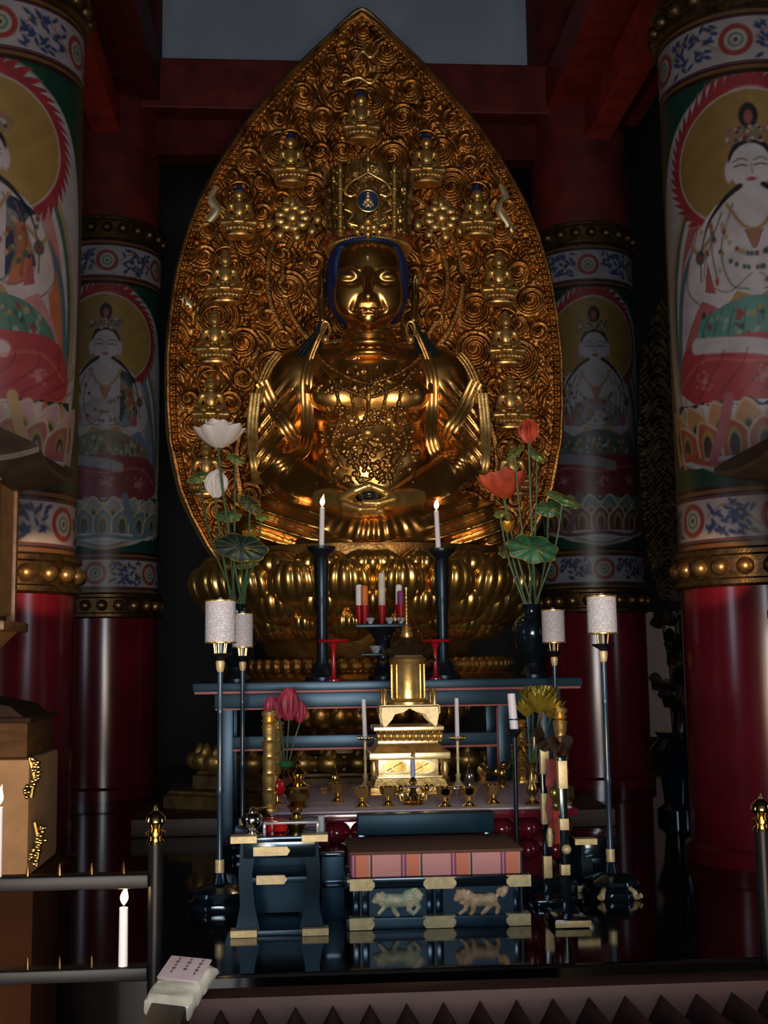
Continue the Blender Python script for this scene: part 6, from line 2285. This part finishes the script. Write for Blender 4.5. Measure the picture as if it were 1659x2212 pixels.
def lantern(px_tip, v_tip, v_top, side, label):
    xt = X(px_tip, v_tip, LNY)
    hw_ = .37
    xc = xt - side * hw_
    z0 = Z(px_tip, v_tip + 20, LNY)
    t = thing('roofed_lantern', label, 'lantern', (xc, LNY, 0), 'roofed wooden lanterns')
    h = .27
    N_ = 16
    A = np.zeros((10, 4 * N_, 3))
    for i in range(10):
        q = i / 9
        s = hw_ * (.10 + .90 * (1 - q) ** 1.35)
        for e in range(4):
            for j in range(N_):
                u = -1 + 2 * j / N_
                px_, py_ = ((u, -1), (1, u), (-u, 1), (-1, -u))[e]
                A[i, e * N_ + j] = (xc + s * px_, LNY + s * py_, z0 + h * q ** .85 + .045 * abs(u) ** 3 * (1 - q) ** 2)
    B = A[0].copy()
    B[:, 2] -= .022
    Cc = B.copy()
    Cc[:, 0] = xc + (B[:, 0] - xc) * .5
    Cc[:, 1] = LNY + (B[:, 1] - LNY) * .5
    Cc[:, 2] = z0 - .05
    m = MB().grid(A, wrap=True).grid(np.stack([A[0], B, Cc]), wrap=True)
    m.box((xc - hw_ * .5, LNY - hw_ * .5, z0 - .06), (xc + hw_ * .5, LNY + hw_ * .5, z0 - .045))
    obj('roof', m, mat('weathered_brown_roof', (.055, .032, .018), .6, var=.25, scale=8), t)
    obj('finial', MB().lathe([(.05, h - .02), (.06, h + .0), (.03, h + .03), (.05, h + .07), (.001, h + .13)], (xc, LNY, z0), 16), dark_wood, t)
    wb = .155
    zb = z0 - .62
    wd = mat('amber_brown_wood', (.24, .105, .03), .45, var=.25, scale=9, stretch=(1, 1, 4))
    for sx in (-1, 1):
        for sy in (-1, 1):
            obj('corner_post', MB().box((xc + sx * wb - .018, LNY + sy * wb - .018, zb), (xc + sx * wb + .018, LNY + sy * wb + .018, z0 - .05), .004), wd, t)
    pm = mat('lantern_paper', (.34, .17, .05), .7)
    for sx, sy in ((0, -1), (0, 1), (-1, 0), (1, 0)):
        a = (xc + sx * wb - (.004 if sx else wb - .02), LNY + sy * wb - (.004 if sy else wb - .02), zb + .03)
        b_ = (xc + sx * wb + (.004 if sx else wb - .02), LNY + sy * wb + (.004 if sy else wb - .02), z0 - .06)
        obj('paper_pane', MB().box(a, b_), pm, t)
    obj('floor_board', MB().box((xc - wb - .06, LNY - wb - .06, zb - .04), (xc + wb + .06, LNY + wb + .06, zb + .0), .008), wd, t)
    obj('bracket', MB().lathe([(.05, -.26), (.07, -.20), (.16, -.10), (.22, -.04)], (xc, LNY, zb), 8), wd, t, smooth=False)
    obj('pole', MB().lathe([(.16, 0), (.16, .05), (.06, .10), (.055, zb - .22)], (xc, LNY, 0), 12), dark_wood, t)
    return xc, z0


LXC, LZ0 = lantern(126, 1000, 920, 1, 'wooden lantern with swept brown roof in front of the left front column')
RXC, RZ0 = lantern(1604, 985, 940, -1, 'wooden lantern at the right edge, only its swept brown roof tip showing')

# ------------------------------------------------------------------ slatted offering box across the foreground
OY = 2.46
oz = Z(1000, 2122, OY)
ob = thing('offering_box', 'long dark wooden offering box with a grille of ridged slats across the foreground', 'offering box', (.0, OY - .4, GZ))
ox0, ox1 = X(335, 2140, OY), X(1659, 2110, OY) + .35
wd = mat('purple_brown_wood', (.036, .0145, .0145), .55, var=.2, scale=5, spec=.2, stretch=(1, 5, 5))
obj('back_rail', MB().box((ox0, OY - .055, oz - .10), (ox1, OY + .02, oz), .006), wd, ob)
obj('trim_edge', MB().box((ox0, OY + .02, oz - .05), (ox1, OY + .035, oz - .012), .003), mat('orange_brown_wood', (.12, .04, .015), .4, var=.3, scale=12), ob)
obj('body', MB().box((ox0 + .01, OY - .95, GZ), (ox1 - .01, OY + .01, oz - .11), .006), dark_wood, ob)
obj('left_rail', MB().box((ox0, OY - .95, oz - .10), (ox0 + .07, OY - .054, oz), .006), wd, ob)
sp_ = X(1327, 2130, OY) - X(1251, 2130, OY)
xs = X(560, 2165, OY) - sp_ * 2
k = 0
while xs + sp_ * k < ox1:
    x = xs + sp_ * k
    zt9 = oz - .020
    if x - sp_ * .5 > ox0 + .06:
        obj('slat', MB().prism([(x, zt9), (x + sp_ * .50, zt9 - .058), (x - sp_ * .46, zt9 - .058)], OY - .93, OY - .056), wd, ob, smooth=False)
    k += 1

# packet with a paper label lying on the box corner
pk = P(395, 2160, OY - .06)
pz0 = oz
M_ = Matrix.Translation(Vector((X(396, 2170, OY - .03), OY - .03, oz + .0))) @ Matrix.Rotation(R_(-28), 4, 'Z') @ Matrix.Rotation(R_(30), 4, 'X')
pt_ = thing('wrapped_packet', 'small white packet in clear wrap with a pale label, on the box corner', 'packet', M_.translation)
m = MB()
W2, L2, H2 = .050, .060, .020
nu, nv = 14, 14
for sgn in (0,):
    A = np.zeros((nu, 16, 3))
    for i in range(nu):
        y = -L2 + 2 * L2 * i / (nu - 1)
        e = 1 - .55 * max(0, abs(y) / L2 - .8) / .2
        for j in range(16):
            a = 2 * PI * j / 16
            ca, sa = math.cos(a), math.sin(a)
            A[i, j] = (W2 * np.sign(ca) * abs(ca) ** .35, y, H2 * e * (1 + np.sign(sa) * abs(sa) ** .45) + .002 * math.sin(y * 210 + j))
    m.grid(A, wrap=True)
    m.f.append(list(range(16)))
    m.m.append(0)
    m.f.append([(nu - 1) * 16 + j for j in range(16)])
    m.m.append(0)
obj('wrapped_block', m.xf(M_), mat('glossy_white_wrap', (.40, .41, .36), .12, spec=.8, var=.12, scale=18, bump=.12, bscale=60), pt_)
lb = obj('paper_label', MB().box((-W2 * .92, -.002, H2 * 2 - .001), (W2 * .92, L2 * .94, H2 * 2 + .003), .001).xf(M_), mat('lilac_paper', (.36, .30, .35), .7), pt_)
m = MB()
for cx_, n_ in ((-.022, 5), (.004, 4), (.030, 5)):
    for k in range(n_):
        y = .050 - k * .0085
        m.box((cx_ - .002, y - .003, H2 * 2 + .0028), (cx_ + .002, y + .003, H2 * 2 + .0036))
        if k % 2:
            m.box((cx_ - .0045, y - .001, H2 * 2 + .0028), (cx_ + .0045, y + .001, H2 * 2 + .0036))
obj('label_writing', m.xf(M_), mat('ink', (.10, .06, .08), .8), lb, smooth=False)

# ------------------------------------------------------------------ dim second shrine at the right, behind the columns
D2Y = 8.6
pp = [(1470, 600), (1425, 650), (1392, 720), (1378, 820), (1376, 950), (1384, 1100), (1400, 1220), (1425, 1300)]
left = [P(a, b_, D2Y) for a, b_ in pp]
xc2 = left[0][0] + .15
t = thing('dim_mandorla', 'dark gilded mandorla half hidden between the right columns', 'halo', (xc2, D2Y, 0))
nz_ = 160
zz = np.linspace(left[-1][2], left[0][2] + .15, nz_)
lz = np.array([q[2] for q in left])[::-1]
lxw = np.array([xc2 - q[0] for q in left])[::-1]
ww = np.interp(zz, np.r_[lz, lz[-1] + .15], np.r_[lxw, .01])
uu = np.linspace(-1, 1, 120)[None, :]
Xd = uu * ww[:, None]
Zd = np.broadcast_to(zz[:, None], Xd.shape)
Hd = np.abs(np.sin(Zd * 40 + 3 * np.sin(Xd * 22))) * .03 + np.abs(np.sin(Xd * 50 + 2 * np.sin(Zd * 21))) * .02
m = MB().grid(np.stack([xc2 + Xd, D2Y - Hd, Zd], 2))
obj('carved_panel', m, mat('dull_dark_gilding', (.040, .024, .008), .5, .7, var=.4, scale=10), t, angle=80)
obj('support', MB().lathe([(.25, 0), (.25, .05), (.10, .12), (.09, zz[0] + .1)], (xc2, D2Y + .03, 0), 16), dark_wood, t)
# dark gilded lotus stems in a vase before the pale board
FYR = 7.9
vb = P(1462, 1720, FYR)
t = thing('dim_lotus_vase', 'dark vase of bronze lotus leaves in shadow beside the right front column', 'vase', (vb[0], FYR, 0))
zt10 = Z(1462, 1580, FYR)
obj('vase', MB().lathe([(.13, 0), (.13, .06), (.08, .10), (.10, zt10 * .5), (.16, zt10 * .8), (.10, zt10 * .93), (.13, zt10)], (vb[0], FYR, 0), 22), lacq, t)
rgd = random.Random(3)
dk = mat('dark_bronze_leaf', (.020, .014, .008), .45, .3, var=.4, scale=12)
for k, (px, py, sz) in enumerate(((1432, 1345, .11), (1460, 1330, .13), (1442, 1385, .10), (1470, 1400, .14), (1430, 1470, .11), (1478, 1455, .13), (1452, 1500, .12), (1480, 1520, .12), (1455, 1440, .13))):
    q = P(px, py, FYR)
    m = MB()
    m.tube(bez([(vb[0], FYR, zt10 - .05), ((vb[0] + q[0]) / 2 + .02, FYR, (zt10 + q[2]) / 2), q], 6), .012, 6)
    for j in range(3):
        a = rgd.uniform(0, 2 * PI)
        petal_leaf(m, q, np.array((math.cos(a), -.3, math.sin(a) * .6)), np.array((0, -1, .3)), sz * 1.2, sz * .8, .25)
    obj('leaf_stem', m, dk, t, angle=80)
# ------------------------------------------------------------------ light
w = bpy.data.worlds.new('world')
SC.world = w
w.use_nodes = True
w.node_tree.nodes['Background'].inputs[0].default_value = (.55, .62, .78, 1)
w.node_tree.nodes['Background'].inputs[1].default_value = .012
SC.view_settings.view_transform = 'Standard'
SC.view_settings.look = 'None'
SC.cycles.sample_clamp_indirect = 4.
SC.cycles.max_bounces = 8
# daylight through the open hall doors behind the visitor
lamp('doorway_daylight', 'AREA', (-.45, -4.2, 1.05), 138, (.74, .86, 1.), (3.0, 2.6), (-.2, 6, .5), spread=R_(100))
lamp('left_window_daylight', 'AREA', (-6.6, 2.2, 2.2), 40, (.72, .84, 1.), (1.0, 2.4), (0, 8.5, 2.4))
lamp('right_window_daylight', 'AREA', (6.6, 2.2, 2.2), 40, (.72, .84, 1.), (1.0, 2.4), (0, 8.5, 2.4))
# added warm fill, low on the visitors' side, for highlights on the statue
lamp('warm_low_fill', 'AREA', (-.2, -1.2, .45), 44, (1., .66, .32), (3.2, 1.1), (-.1, 8.5, 2.3), spread=R_(75))
# added dim fill across the hall front, for ambient light and gold reflections
lamp('hall_ambient_fill', 'AREA', (0, -4.6, 4.6), 6, (.86, .86, .92), (9., 3.6), (0, 9, 3.2))
# bulbs in the two roofed lanterns reach the front columns
lamp('left_lantern_bulb', 'SPOT', (LXC + .30, LNY + .10, 1.50), 55, (1., .60, .25), .03, (-1.80, 5.95, 1.50), spot_size=R_(27), spot_blend=.3)
lamp('right_lantern_bulb', 'SPOT', (RXC - .30, LNY + .10, 1.50), 48, (1., .60, .25), .03, (1.58, 5.95, 1.50), spot_size=R_(25), spot_blend=.3)
for k, (q, fh) in enumerate(CANDLES):
    lamp('candle_light', 'POINT', q, 5. if fh > .05 else .45, (1., .62, .28), .012)
